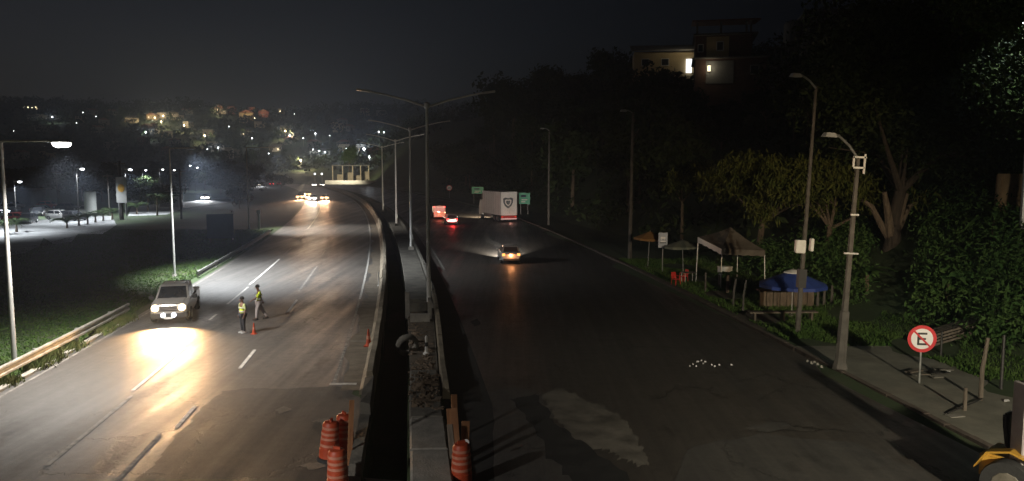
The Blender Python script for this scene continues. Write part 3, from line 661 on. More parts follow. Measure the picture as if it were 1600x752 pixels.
def saloon(name, label, cat, loc, rz, paint, L_=4.2, W=1.70, H=1.46, hatch=True, lit=None, group=None, tail='e_tail', detail=True):
    t = T(name, label, cat, loc, rz, group); h = L_/2; w = W/2
    S = [(-h,w*.74,.34,.50,.62),(-h+.14,w*.93,.22,.46,.72),(-h+.55,w,.20,.5,.80),(-h+1.15,w,.20,.55,.90),(0,w*1.01,.2,.55,.94),(h-.7,w,.22,.55,.96),(h-.16,w*.95,.26,.55,.94 if hatch else .92),(h,w*.80,.36,.55,.82)]
    MB().loft([ring(*s) for s in S]).build('body', paint, t, smooth=True)
    cabin(t, paint, -h+1.05, h-(.30 if hatch else .75), .90, H-.05, w*.90, w*.70, .75, .34 if hatch else .55, (.46,))
    for s in (-1, 1):
        for y in (-h+.78, h-.78): wheel(t, s*(w-.10), y, .31, .2)
    lf, lr = ('e_on', None) if lit is None else lit
    hs = 2.7 if lf in ('e_on', 'e_onw') else 1.  # oncoming lenses enlarged to stand in for glare
    for s in (-1, 1):
        MB().loft([[Vector((s*w*.64+x*sc, -h+.02-dy, .66+z*sc)) for x, z in [(-.16,-.07),(.16,-.06),(.17,.05),(-.13,.08)]] for sc, dy in [(hs,0),(hs,.04),(hs*.7,.07)]]).build('headlight', M[lf] if lf else M['rim'], t)
        MB().box((s*w*.72, h-.045, .78), (.26,.10,.22)).build('tail_light', M[lr] if lr else M['red_sign'], t, bevel=.02)
        MB().box((s*(w+.09), -h+1.35, .98), (.2,.1,.13)).build('mirror', paint, t, bevel=.02)
    if detail:
        MB().box((0,-h-.005,.50), (w*1.1,.06,.18)).build('grille', M['black_plastic'], t)
        MB().box((0,h+.005,.40), (w*1.5,.07,.14)).build('rear_bumper', M['black_plastic'], t)
        MB().box((0,h-.03,.70), (.42,.03,.13)).build('number_plate', M['e_plate' if lr else 'white_sign'], t)  # with tail lights on, the light on the plate is emission
    return t

# ---- oncoming pickup
pp = G(243, 508)
t = T('pickup_truck', 'pale double cab pickup driving towards the footbridge with four lamps blazing', 'pickup truck', (pp.x, pp.y+2.5, .015), RZ(39)+.13)
pt = M['silver']
S = [(-2.62,.66,.46,.66,.86),(-2.52,.86,.36,.66,1.00),(-2.1,.92,.34,.68,1.06),(-1.25,.93,.34,.72,1.14),(.2,.93,.34,.72,1.14),(.95,.93,.36,.72,1.14)]
MB().loft([ring(*s, .05, .86) for s in S]).build('body', pt, t, smooth=True)
cabin(t, pt, -1.35, .95, 1.10, 1.74, .84, .68, .72, .18, (.5,))
bed = MB(); bed.box((-.87,1.75,.86), (.09,1.62,.62)); bed.box((.87,1.75,.86), (.09,1.62,.62)); bed.box((0,2.56,.86), (1.83,.08,.62)); bed.box((0,1.75,.60), (1.66,1.55,.08)); bed.build('cargo_bed', pt, t, bevel=.02)
MB().tube([(-.72,1.05,1.15),(-.62,1.05,1.74),(.62,1.05,1.74),(.72,1.05,1.15)], .035, 8).build('roll_bar', M['dark_metal'], t)
bp = MB().loft([[Vector((x*sx,-2.66+abs(x)*.10+dy,z)) for x, z in [(-.9,.34),(.9,.34),(.92,.62),(-.92,.62)]] for sx, dy in [(1,.3),(1,.02),(.94,-.06)]]).build('front_bumper', M['black_plastic'], t, bevel=.03)
MB().box((0,-2.655,.84), (.92,.06,.24)).build('grille', M['black_plastic'], t, bevel=.02)
for z in (.79,.86,.93): MB().box((0,-2.69,z), (.86,.03,.025)).build('grille_bar', M['rim'], t)
MB().box((0,-2.76,.37), (.40,.02,.10)).build('number_plate', M['white_plastic'], t)
hood = MB(); panel(hood, (-.62,-2.4,1.075),(.62,-2.4,1.075),(.66,-1.42,1.185),(-.66,-1.42,1.185), 0,1,0,1,.012); hood.build('bonnet_panel', pt, t)
for s in (-1, 1):
    for y in (-1.62, 1.72): wheel(t, s*.84, y, .38, .25)
    MB().lathe([(.19,0),(.19,.08),(.12,.13)], 16, c=(s*.63,-2.61,.88), M=Matrix.Rotation(math.pi/2, 4, 'X')).build('headlight', M['e_head'], t)
    MB().lathe([(.12,0),(.12,.05),(.07,.08)], 14, c=(s*.25,-2.74,.52), M=Matrix.Rotation(math.pi/2, 4, 'X')).build('fog_light', M['e_fog'], t)
    MB().box((s*1.06,-.98,1.18), (.24,.12,.20)).build('mirror', M['black_plastic'], t, bevel=.03)
    light('SPOT', 'headlight_beam', t, (s*.63,-2.85,.90), PW['head'], (1,.56,.23), .09, (s*.04+.02,-1,-.22), 84, 1)
    light('SPOT', 'fog_beam', t, (s*.25,-2.95,.54), PW['fog'], (1,.86,.62), .07, (s*.06,-1,-.34), 70, 1)
for s in (-.3, 0, .3): MB().tube([(s*1.9,-.45,1.84),(s*1.9,.55,1.84)], .02, 6).build('roof_rail', M['dark_metal'], t)

# ---- oncoming cars on the bend
def oncoming(px, py, Y, label, lf, pw, col, paint, aimx=.0):
    p = A(px, py, Y); t = saloon('oncoming_car', label, 'car', (p.x, Y, .015), RZ(Y)-.12, paint, lit=(lf, None), group='cars oncoming round the bend', detail=True)
    for s in (-1, 1):
        b = t.children
        MB().lathe([(.14,0),(.14,.04),(.08,.06)], 12, c=(s*.52,-2.13,.40), M=Matrix.Rotation(math.pi/2, 4, 'X')).build('fog_light', M[lf], t)  # glowing discs added below the headlights to widen their glare
        light('SPOT', 'headlight_beam', t, (s*.55,-2.30,.66), pw, col, .1, (.1+aimx,-1,-.03), 36, 1)
    return t
OR = (1, .56, .30)
oncoming(470, 300, 196, 'oncoming car with orange headlights leading on the inside lane of the bend', 'e_on', PW['oncoming'], OR, M['dark_paint'])
oncoming(489, 304, 186, 'oncoming car with the whitest headlights in the middle of the bend', 'e_onw', PW['oncoming'], (1,.82,.6), M['silver'])
oncoming(508, 302, 190, 'oncoming car with orange headlights beside the median wall on the bend', 'e_on', PW['oncoming'], OR, M['dark_paint'])
oncoming(481, 297, 214, 'oncoming car half hidden behind the front three on the bend', 'e_on', PW['oncoming']*.5, OR, M['white_paint'])
for px, lab in [(490, 'faint distant car high on the bend before the pale wall'), (502, 'faint distant car nearest the pale wall past the bend')]:
    p = A(px, 284, 330); saloon('oncoming_car', lab, 'car', (p.x, 330, .015), RZ(330), M['dark_paint'], lit=('e_onw', None), group='cars oncoming round the bend', detail=False)
# ---- cars in the valley
def valley_car(px, py, Y, rz, label, paint, lit, lamp=None):
    p = A(px, py, Y); t = saloon('car', label, 'car', (p.x, Y, terr(p.x, Y)+.02), rz, paint, lit=lit, detail=False)
    if lamp:
        for s in (-1, 1): light('SPOT', 'headlight_beam', t, (s*.55,-2.4,.66), lamp, (.95,.97,1), .1, (0,-1,-.05), 60, 1)
    return t
valley_car(322, 306, 190, R(14), 'car with glaring white headlights on the valley service road', M['dark_paint'], ('e_onw', None), PW['oncoming']*.7)
valley_car(405, 280, 330, R(12), 'distant car with twin white headlights beyond the tall lamp post', M['dark_paint'], ('e_onw', None), PW['oncoming']*.6)
valley_car(425, 278, 345, R(192), 'distant dark car showing red tail lights beyond the tall lamp post', M['dark_paint'], (None, 'e_tail'))
valley_car(436, 278, 352, R(192), 'distant red car in line beside the one with tail lights', M['red_paint'], (None, 'e_tail_d'))

# ---- receding traffic on the dark carriageway
def away(px, py, dy=0): p = G(px, py, .015); return Vector((p.x, p.y+dy, .015))
p = away(795, 413, 2.0)
t = saloon('hatchback', 'silver hatchback braking with amber tail lights alone on the dark carriageway', 'car', p, math.pi+.10, M['silver'], 4.0, 1.72, 1.48, True, ('e_head', 'e_amber'))
MB().box((0,1.86,.52), (1.15,.03,.05)).build('reflector_strip', M['e_plate'], t)  # strip's shine is put in as emission
for s in (-1, 1):
    light('SPOT', 'headlight_beam', t, (s*.55,-2.2,.66), PW['rear']*2, (1,.92,.8), .09, (0,-1,-.03), 60, 1)
light('POINT', 'brake_glow', t, (.0,2.25,.72), 45, (1,.36,.12), .12)
p = away(703, 352, 2.)
t = saloon('hatchback', 'small grey car with bright red tail lights following the van', 'car', p, math.pi+.16, M['silver'], 4.0, 1.7, 1.46, True, ('e_head', 'e_tail'))
light('POINT', 'brake_glow', t, (0,2.75,.5), 90, (1,.04,.04), .15)
for s in (-1, 1): light('SPOT', 'headlight_beam', t, (s*.55,-2.2,.66), PW['rear']*.12, (1,.72,.4), .09, (0,-1,-.035), 80, 1)
# van
p = away(683, 343, 2.4)
t = T('van', 'boxy van with a pink lit rear window ahead of the grey car', 'van', p, math.pi+.16)
MB().loft([ring(-2.4,.80,.35,.6,1.0), ring(-2.2,.92,.3,.7,1.15), ring(-1.3,.95,.3,.9,2.0,.05,.85), ring(2.3,.95,.3,.9,2.12,.05,.85), ring(2.42,.90,.4,.9,2.05,.03,.85)]).build('body', M['red_paint'], t, smooth=True)
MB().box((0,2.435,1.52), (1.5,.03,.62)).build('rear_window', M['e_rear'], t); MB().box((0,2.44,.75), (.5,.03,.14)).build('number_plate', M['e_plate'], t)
for s in (-1, 1):
    MB().box((s*.80,2.42,1.92), (.16,.05,.14)).build('tail_light', M['e_tail'], t); MB().box((s*.82,2.43,.95), (.14,.05,.3)).build('tail_light', M['e_tail_d'], t)
    for y in (-1.5, 1.5): wheel(t, s*.86, y, .33, .2)
MB().box((0,-1.72,1.55), (1.5,.05,.5), rx=-.5).build('windscreen', M['glass'], t)
light('POINT', 'brake_glow', t, (0,3.1,.8), 30, (1,.12,.08), .2)
# box truck
p = away(795, 347.5, 0)
t = T('box_truck', 'white box truck with a grey shield emblem on its rear doors', 'truck', (p.x, p.y, .015), math.pi+.38)
W = 2.55; z0, z1 = 1.02, 4.45; Lb = 8.0
bx = MB().box((0,-Lb/2,(z0+z1)/2), (W,Lb,z1-z0)).build('cargo_box', M['trailer'], t, bevel=.05)
for s in (-1, 1): MB().box((s*W*.245,.015,(z0+z1)/2), (W*.47,.03,z1-z0-.2)).build('rear_door', M['trailer'], bx)
for s in (-1, 1):
    for y_ in range(1,8): MB().box((s*(W/2+.006),-y_*Lb/8,(z0+z1)/2), (.012,.035,z1-z0-.3)).build('panel_seam', M['galv'], bx)
    for dx in (.1,): MB().tube([(s*(.12),.045,z0+.2),(s*(.12),.045,z1-.25)], .02, 6).build('door_bar', M['galv'], bx)
My = Matrix.Translation((.12,.032,2.9)) @ Matrix.Rotation(-math.pi/2, 4, 'X') @ Matrix.Rotation(math.pi, 4, 'Z')
shield = [(-.52,.50),(-.30,.62),(0,.55),(.30,.62),(.52,.50),(.50,.05),(.34,-.35),(0,-.68),(-.34,-.35),(-.50,.05)]
Ms = Matrix(((1,0,0,.12),(0,0,1,.032),(0,1,0,2.85),(0,0,0,1)))
shield = [(x*1.5, y*1.25) for x, y in shield]
em = MB().prism(shield, 0, .012, Ms).build('emblem', M['emblem'], bx)
MB().prism([(x*.66, y*.62+.02) for x, y in shield], .012, .018, Ms).build('emblem_field', M['trailer'], em)
MB().prism([(x*.42, y*.40+.02) for x, y in shield], .018, .024, Ms).build('emblem_core', M['emblem'], em)
ed = MB(); 
for s in (-1, 1): ed.box((s*W/2,.0,(z0+z1)/2), (.07,.07,z1-z0))
ed.box((0,0,z1), (W+.07,.07,.07)); ed.build('corner_trim', M['galv'], bx)
MB().box((0,-3.9,.86), (1.0,7.6,.24)).build('chassis', M['dark_metal'], t)
MB().box((0,.02,.50), (2.45,.10,.14)).build('underrun_bar', M['e_bar'], t)  # red-white light of the strip put into the bar as emission
MB().box((0,-.02,.80), (2.3,.08,.3)).build('tail_board', M['red_paint'], t)
for s in (-1, 1):
    MB().box((s*1.05,.04,.80), (.3,.05,.16)).build('tail_light', M['e_tail_d'], t); MB().box((s*.6,-1.2,.5), (.5,.03,.7)).build('mud_flap', M['rubber'], t)
    for y in (-1.9, -3.0, -8.6): wheel(t, s*1.02, y, .48, .3)
    MB().box((s*1.2,-5.6,.75), (.06,3.2,.4)).build('side_guard', M['galv'], t)
cb = MB().loft([[Vector((x*sx,-8.2-y,z)) for x, z in [(-1.2,.7),(1.2,.7),(1.2,2.0),(1.05,3.0),(-1.05,3.0),(-1.2,2.0)]] for sx, y in [(1,0),(1,1.5),(.92,1.75)]]).build('cab', M['white_paint'], t, bevel=.04)
MB().box((0,-9.95,2.2), (2.0,.04,.9)).build('windscreen', M['glass'], cb)
light('POINT', 'brake_glow', t, (0,.8,.45), 14, (1,.4,.3), .2)
for s in (-1, 1): light('SPOT', 'headlight_beam', t, (s*.9,-10.2,.9), PW['rear'], (1,.8,.55), .1, (0,-1,-.05), 80, 1)

# ---- parked cars in the lit lot
LOT = [(8,384,118,R(70),'white_paint','pale car parked behind the lit lamp post'),(22,352,150,R(85),'silver','silver car with its roof catching the lot lights by the lamp post'),(62,362,128,R(20),'dark_paint','dark car parked nearest the palms in the lot'),
       (78,340,150,R(95),'red_paint','red car parked in the middle of the lot'),(108,344,142,R(100),'dark_paint','black car with a shining roof parked beside the round tank'),(42,344,165,R(80),'white_paint','white car parked behind the silver one in the lot'),
       (45,375,110,R(15),'dark_paint','dark car facing the road at the edge of the lit lot'),(30,366,112,R(100),'red_paint','dull red car parked across in front of the pale one in the lot'),(95,360,118,R(80),'white_paint','white car parked between the red car and the round tank'),(15,346,140,R(70),'silver','silver car parked at the back of the lot by the shed'),(70,352,134,R(110),'silver','silver car parked beside the red car in the lot'),(118,362,116,R(60),'dark_paint','dark car parked just in front of the round tank'),
       (135,349,132,R(5),'silver','small silver car parked at the foot of the round tank')]
for px, py, Y, rz, pt, lab in LOT:
    p = A(px, py, Y); saloon('parked_car', lab, 'car', (p.x, Y, .04), rz, M[pt], lit=('rim' if False else None, None), group='cars parked in the lit lot', detail=False)
# yellow site machine and footbridge column at the right edge
t = T('compact_loader', 'yellow compact site machine with a dark seat half hidden behind the grey column', 'site machine', (12.72, 16.9, .02), R(38)); t.scale = (1.22,)*3
MB().loft([[Vector((x*sx, y, z)) for x, z in [(-.42,.5),(.42,.5),(.42,zt-.12),(.30,zt),(-.30,zt),(-.42,zt-.12)]] for y, sx, zt in [(-1.15,.86,.88),(-1.05,1,.98),(-.2,1.02,1.18),(.1,1.02,1.22)]]).build('bonnet', M['yellow'], t, bevel=.025)
MB().box((0,-.62,1.11), (.52,.7,.02), rx=.235).build('bonnet_top', M['cream'], t)
MB().box((0,-1.17,.70), (.5,.03,.26)).build('grille', M['black_plastic'], t)
for x in (-.3,.3): MB().lathe([(.07,0),(.075,.04),(.03,.06)], 12, c=(x,-1.16,.86), M=Matrix.Rotation(math.pi/2, 4, 'X')).build('headlight', M['rim'], t)
MB().tube([(-.30,-.5,1.0),(-.30,-.5,1.62)], .04, 10).build('exhaust_stack', M['dark_metal'], t)
MB().box((0,.75,.72), (.92,1.3,.5)).build('rear_body', M['yellow'], t, bevel=.04)
for x in (-.40,.40):
    MB().tube([(x,.12,1.15),(x,.16,1.78)], .028, 8).build('screen_post', M['white_plastic'], t); MB().loft([[Vector((x*1.35+dx, y, z)) for dx in (-.14,.14)] + [Vector((x*1.35+dx, y, z-.04)) for dx in (.14,-.14)] for y, z in [(.2,.75),(.4,1.08),(.8,1.2),(1.2,1.08),(1.4,.75)]]).build('mudguard', M['yellow'], t)
MB().box((0,.13,1.5), (.74,.02,.5)).build('screen', M['glass'], t); MB().tube([(-.4,.16,1.78),(.4,.16,1.78)], .025, 8).build('screen_bar', M['white_plastic'], t)
MB().box((0,.75,1.05), (.5,.46,.14)).build('seat', M['seat'], t, bevel=.04); MB().loft([[Vector((x*sx,y+dy,z)) for x, dy in [(-.24,-.06),(.24,-.06),(.24,.06),(-.24,.06)]] for z, sx, y in [(1.08,1,.98),(1.5,1,1.04),(1.76,.7,1.08)]]).build('seat_back', M['seat'], t, bevel=.04)
MB().tube([(0,.2,1.2),(0,.38,1.46)], .02, 6).build('steering_column', M['dark_metal'], t)
for x in (-.52,.52):
    wheel(t, x, -.72, .36, .26); wheel(t, x*1.06, .8, .50, .34)
for w_ in t.children:
    if w_.name.startswith('wheel'):
        for q in w_.children: q.data.materials[0] = M['rim_dark']
gp = T('bridge_column', 'square grey column cut by the right edge of the view', 'column', (11.92, 17.3, .0))
MB().box((0,0,1.53), (.44,.44,3.06)).build('shaft', M['greypost'], gp, bevel=.015); MB().lathe([(.12,3.06),(.12,3.26),(.05,3.3)], 12).build('cap', M['dark_metal'], gp)
# ------------------------------------------------------------------ people
def skin_mesh(name, nodes, edges, mt, parent, sub=1, root=0):
    me = bpy.data.meshes.new(name); me.from_pydata([n[0] for n in nodes], edges, []); me.materials.append(mt)
    o = O(name, me, parent); o.modifiers.new('skin', 'SKIN')
    sv = me.skin_vertices[0].data
    for i, n in enumerate(nodes):
        r = n[1] if hasattr(n[1], '__len__') else (n[1], n[1]); sv[i].radius = r
    sv[root].use_root = True
    o.modifiers['skin'].use_smooth_shade = True
    s = o.modifiers.new('sub', 'SUBSURF'); s.levels = sub; s.render_levels = sub
    return o
def person(label, loc, rz, J, cols, scale=1.):
    """J: joints in metres, facing -Y; body is one continuous skin, clothing follows the same joints"""
    t = T('person', label, 'person', loc, rz, None); t.scale = (scale,)*3
    nodes = []; edges = []; idx = {}
    def add(k, p, r, to=None):
        idx[k] = len(nodes); nodes.append((Vector(p), r))
        if to: edges.append((idx[to], idx[k]))
    add('pelvis', J['pelvis'], (.13,.10)); add('waist', J['waist'], (.12,.09), 'pelvis'); add('chest', J['chest'], (.15,.11), 'waist'); add('neckb', J['neck'], (.06,.06), 'chest')
    hd = Vector(J['head']); nk = Vector(J['neck']); add('chin', nk.lerp(hd, .45), (.055,.06), 'neckb'); add('head', hd, (.078,.095), 'chin'); add('crown', hd + Vector((0,.01,.085)), (.062,.075), 'head')
    for s in 'LR':
        sg = 1 if s == 'L' else -1
        add('sh'+s, J['sh'+s], .055, 'chest'); add('el'+s, J['el'+s], .042, 'sh'+s); add('wr'+s, J['wr'+s], .028, 'el'+s)
        w = Vector(J['wr'+s]); d = (w - Vector(J['el'+s])).normalized(); side = Vector((0,-1,0)) if abs(d.y) < .8 else Vector((sg,0,0)); side = (side - d*side.dot(d)).normalized(); nrm = d.cross(side)
        add('palm'+s, w + d*.07, (.036,.018), 'wr'+s)
        for k, (o_, l_) in enumerate([(-.030,.070),(-.010,.080),(.010,.076),(.030,.060)]):
            b = w + d*.10 + side*o_; add(f'f{k}a'+s, b, .0095, 'palm'+s); add(f'f{k}b'+s, b + d*l_*.6 + nrm*.012*sg, .0085, f'f{k}a'+s); add(f'f{k}c'+s, b + d*l_ + nrm*.035*sg, .0075, f'f{k}b'+s)
        b = w + d*.05 - side*.045; add('ta'+s, b, .010, 'palm'+s); add('tb'+s, b + d*.045 - side*.018, .009, 'ta'+s)
        add('hip'+s, J['hip'+s], (.095,.095), 'pelvis'); add('kn'+s, J['kn'+s], .058, 'hip'+s); add('an'+s, J['an'+s], .038, 'kn'+s)
        f = Vector(J.get('toe'+s, Vector(J['an'+s]) + Vector((0,-.16,-.04)))); add('toe'+s, f, (.04,.025), 'an'+s)
    body = skin_mesh('body', nodes, edges, M['skin'], t)
    # clothes
    def cloth(name, ks, es, mt, k=1.0, add_=.018, sub=1, par=t):
        nn = []
        for q in ks:
            p, r = nodes[idx[q]]; r = r if hasattr(r, '__len__') else (r, r); nn.append((p, (r[0]*k+add_, r[1]*k+add_)))
        m = {q: i for i, q in enumerate(ks)}; return skin_mesh(name, nn, [(m[a], m[b]) for a, b in es], mt, par, sub)
    cloth('trousers', ['pelvis','hipL','knL','anL','hipR','knR','anR'], [('pelvis','hipL'),('hipL','knL'),('knL','anL'),('pelvis','hipR'),('hipR','knR'),('knR','anR')], M[cols['trousers']], 1.05, .022)
    cloth('shirt', ['waist','chest','shL','elL','shR','elR'], [('waist','chest'),('chest','shL'),('shL','elL'),('chest','shR'),('shR','elR')], M[cols['shirt']], 1.03, .014)
    v = cloth('vest', ['pelvis','waist','chest'], [('pelvis','waist'),('waist','chest')], M['vest'], 1.12, .038)
    pc, pw = nodes[idx['chest']][0], nodes[idx['waist']][0]
    for f_ in (.0, .75):
        c = pw.lerp(pc, f_ - .1); r1, r2 = (.185 + .02*f_), (.145 + .012*f_)
        MB().loft([[Vector((c.x + r1*s_*math.cos(a), c.y + r2*s_*math.sin(a), c.z + z)) for a in [2*math.pi*k/20 for k in range(20)]] for z, s_ in [(-.03,.97),(-.028,1.03),(.028,1.03),(.03,.97)]], caps=False).build('reflective_band', M['vest_band'], v, smooth=True)
    # face and hair
    fy = -1
    for sx in (-1, 1):
        MB().lathe([(.004,-.009),(.011,-.004),(.011,.004),(.004,.009)], 8, c=hd + Vector((sx*.032,-.088,.005))).build('eye', M['white_plastic'], body)
        MB().lathe([(.012,-.03),(.026,-.015),(.026,.015),(.012,.03)], 8, c=hd + Vector((sx*.082,.01,-.005))).build('ear', M['skin'], body)
    MB().loft([[hd + Vector((x,y,z)) for x, y, z in [(-.008,-.088,.02),(.008,-.088,.02),(.008,-.094,.02),(-.008,-.094,.02)]], [hd + Vector((x,y,z)) for x, y, z in [(-.017,-.086,-.03),(.017,-.086,-.03),(.012,-.116,-.028),(-.012,-.116,-.028)]]]).build('nose', M['skin'], body)
    MB().box(hd + Vector((0,-.090,-.058)), (.048,.01,.012)).build('mouth', M['red_plastic'], body)
    prof = [(.098,-.02),(.104,.03),(.098,.08),(.075,.118),(.035,.138)]
    h = MB().lathe(prof, 16, c=hd + Vector((0,.022,.012))); h.build('hair', M['hair'], t, smooth=True)
    for s in 'LR':
        a = nodes[idx['an'+s]][0]; f = nodes[idx['toe'+s]][0]; d = (f-a); d.z = 0; d = d.normalized(); q = Vector((-d.y, d.x, 0)); zf = min(a.z-.07, f.z-.03)
        rg = []
        for l_, w_, h_ in [(-.08,.035,.07),(-.03,.045,.10),(.06,.045,.085),(.15,.048,.06),(.20,.03,.04)]:
            c = a + d*l_; rg.append([Vector((c.x,c.y,zf)) + q*w_, Vector((c.x,c.y,zf+h_)) + q*w_*.7, Vector((c.x,c.y,zf+h_)) - q*w_*.7, Vector((c.x,c.y,zf)) - q*w_])
        MB().loft(rg).build('shoe', M[cols['shoe']], t, smooth=True)
    return t
# walker: striding to the side, one arm stretched out towards the second worker
Jw = dict(pelvis=(0,0,.93), waist=(0,.01,1.10), chest=(0,.02,1.33), neck=(0,-.01,1.50), head=(0,-.05,1.64),
          shL=(.19,.03,1.40), elL=(.23,-.13,1.17), wrL=(.20,-.36,1.03), shR=(-.19,.03,1.40), elR=(-.25,.14,1.15), wrR=(-.25,.22,.92),
          hipL=(.09,0,.88), knL=(.10,-.12,.50), anL=(.10,-.14,.10), hipR=(-.09,.0,.88), knR=(-.10,.14,.50), anR=(-.10,.40,.12), toeR=(-.10,.26,.05), toeL=(.10,-.32,.05))
person('worker in a yellow vest and pale trousers striding across the lit lanes', G(405,500,.015), R(-62), Jw, dict(trousers='trousers_pale', shirt='vest', shoe='shoe_dark'), 1.06)
Js = dict(pelvis=(0,0,.95), waist=(0,0,1.12), chest=(0,0,1.36), neck=(0,-.01,1.53), head=(0,-.03,1.67),
          shL=(.19,0,1.43), elL=(.24,.02,1.16), wrL=(.23,-.06,.92), shR=(-.19,0,1.43), elR=(-.24,.02,1.16), wrR=(-.23,-.06,.92),
          hipL=(.09,0,.90), knL=(.10,-.02,.50), anL=(.11,.02,.10), hipR=(-.09,0,.90), knR=(-.10,-.02,.50), anR=(-.11,.02,.10))
person('worker in a pale yellow vest and dark trousers standing still on the lit lanes', G(380,521,.015), R(-40), Js, dict(trousers='trousers_dark', shirt='shirt', shoe='shoe_white'), 1.0)

# ------------------------------------------------------------------ stalls beside the dark carriageway
def GR(x, y): 
    p = G(x, y, .12); p.z = terr(p.x, p.y); return p
# gazebo
gz = T('gazebo', 'dusty white gazebo with a pale valance tilting among the stalls', 'gazebo', (14.85, 52.0, terr(14.85,52)), R(8))
W2, L2 = 1.5, 2.1; eh = lambda x, y: 2.75 + .10*y - .05*x
cor = [(-W2,-L2),(W2,-L2),(W2,L2),(-W2,L2)]
for x, y in cor: MB().tube([(x*1.02,y*1.02,0),(x*.98,y*.98,eh(x,y))], .035, 6).build('leg', M['galv'], gz)
ap = Vector((0,0,3.85)); C4 = [Vector((x,y,eh(x,y))) for x, y in cor]
rf = MB()
for i in range(4):
    a, b = C4[i], C4[(i+1) % 4]; n = 6; rows = []
    for j in range(n):
        f = j/n; sag = -.20*math.sin(f*math.pi); rows.append([a.lerp(ap, f) + Vector((0,0,sag*.4)), a.lerp(b, .5).lerp(ap, f) + Vector((0,0,sag)), b.lerp(ap, f) + Vector((0,0,sag*.4))])
    for j in range(n-1):
        for k in range(2): rf.slab(rows[j][k], rows[j][k+1], rows[j+1][k+1], rows[j+1][k], .01)
    rf.slab(rows[-1][0], rows[-1][2], ap, ap + Vector((.01,0,0)), .01)
rf.build('canopy', M['canvas'], gz)
for i in range(4):
    a, b = C4[i], C4[(i+1) % 4]; v = MB(); n = 10
    for j in range(n):
        p, q = a.lerp(b, j/n), a.lerp(b, (j+1)/n); dz = Vector((0,0,-.34 - .05*(j % 2))); dz2 = Vector((0,0,-.34-.05*((j+1) % 2)))
        v.slab(p, q, q+dz2, p+dz, .012)
    v.build('valance', M['white_plastic' if i == 3 else 'canvas'], gz)
def parasol(loc, r, h, rise, mt, label, n=8, tilt=0, pole='galv'):
    t = T('parasol', label, 'parasol', loc); t.rotation_euler = (0, tilt, 0)
    MB().tube([(0,0,0),(0,0,h+rise+.06)], .028, 8).build('pole', M[pole], t)
    MB().lathe([(.24,0),(.24,.08),(.06,.12)], 12).build('base', M['concrete_dark'], t)
    cn = None
    for k in range(n):
        a0, a1 = 2*math.pi*k/n, 2*math.pi*(k+1)/n; am = (a0+a1)/2; q = lambda a, f, d=0: Vector((r*f*math.cos(a), r*f*math.sin(a), h + rise*(1-f)**1.15 - d))
        m = MB(); m.slab(q(a0,1), q(a1,1), q(a1,.5,-.03), q(a0,.5,-.03), .006); m.slab(q(a0,.5,-.03), q(a1,.5,-.03), q(a1,.02), q(a0,.02), .006); m.slab(q(a0,1), q(a1,1), q(a1,1,.16), q(a0,1,.16), .006)
        if isinstance(mt, str): mm = M[mt]
        else: mm = M[mt[k % len(mt)]]
        m.build('canopy_panel', mm, t)
    for k in range(n):
        a0 = 2*math.pi*k/n; MB().tube([(r*.5*math.cos(a0), r*.5*math.sin(a0), h+rise*.42), (0,0,h-.2)], .008, 5).build('strut', M['galv'], t)
    return t
p = A(1245, 448, 40.5); parasol((14.95,40.5,terr(14.95,40.5)), 1.78, 1.72, .78, 'canvas_blue', 'wide low blue parasol with a pale top behind the utility pole', 10)
tp = MB().lathe([(.5,0),(.46,.05),(.12,.17)], 12).build('canvas_sheet', M['white_plastic']); tp.location = (14.95,40.5,terr(14.95,40.5)+2.33); tag(tp, 'pale cap sheet laid over the top of the blue parasol', 'sheet')
p = GR(1012,418); parasol(p, 1.25, 2.35, .55, 'canvas_orange', 'orange parasol beside the tall lamp post', 8, .05)
p = GR(1066,432); parasol((p.x+.4,p.y+1.5,terr(p.x,p.y)), 1.35, 2.1, .45, ['canvas_green'], 'faded green parasol between the bus stop sign and the gazebo', 8, -.04)
def chair(loc, rz, label):
    t = T('plastic_chair', label, 'chair', loc, rz)
    MB().box((0,0,.44), (.46,.44,.035)).build('seat', M['red_plastic'], t, bevel=.01); MB().box((0,.23,.68), (.44,.03,.44), rx=-.15, taper=.9).build('backrest', M['red_plastic'], t, bevel=.01)
    for x in (-.2, .2):
        for y in (-.19, .2): MB().tube([(x*1.12,y*1.12,0),(x,y,.43)], .022, 6).build('leg', M['red_plastic'], t)
        MB().tube([(x*1.1,.2,.66),(x*1.12,-.16,.64),(x*1.1,-.18,.44)], .02, 6).build('armrest', M['red_plastic'], t)
    return t
chair(GR(1056,446), R(30), 'red plastic chair nearest the kerb by the green parasol'); chair(GR(1068,441), R(-70), 'red plastic chair behind the nearest one by the green parasol')
def table(loc, rz, label, w=.9, d=.7, h=.74, mt='white_plastic'):
    t = T('stall_table', label, 'table', loc, rz); MB().box((0,0,h), (w,d,.04)).build('tabletop', M[mt], t, bevel=.01)
    for x in (-1, 1):
        for y in (-1, 1): MB().tube([(x*w*.44,y*d*.42,0),(x*w*.44,y*d*.42,h)], .02, 6).build('leg', M['galv'], t)
    return t
table(GR(1076,442), .2, 'small pale table beside the red chairs', .9, .7, .74, 'canvas')
t = T('cool_box', 'white cool box on a stand under the gazebo', 'cool box', GR(1132,447), R(10)); MB().box((0,0,1.05), (.85,.5,.5)).build('box', M['white_plastic'], t, bevel=.03); MB().box((0,0,1.32), (.88,.53,.06)).build('lid', M['white_plastic'], t, bevel=.01)
for x in (-.35, .35): MB().box((x,0,.4), (.06,.4,.8)).build('leg', M['wood_dark'], t)
def post(loc, h, r, label, mt='wood_dark', lean=0., group='posts along the right verge'):
    t = MB().tube([(0,0,-.05),(0,0,h*.5),(lean*h,0,h)], [r*1.1, r, r*.9], 8).build('wooden_post', M[mt], smooth=True); t.location = loc; return tag(t, label, 'post', group)
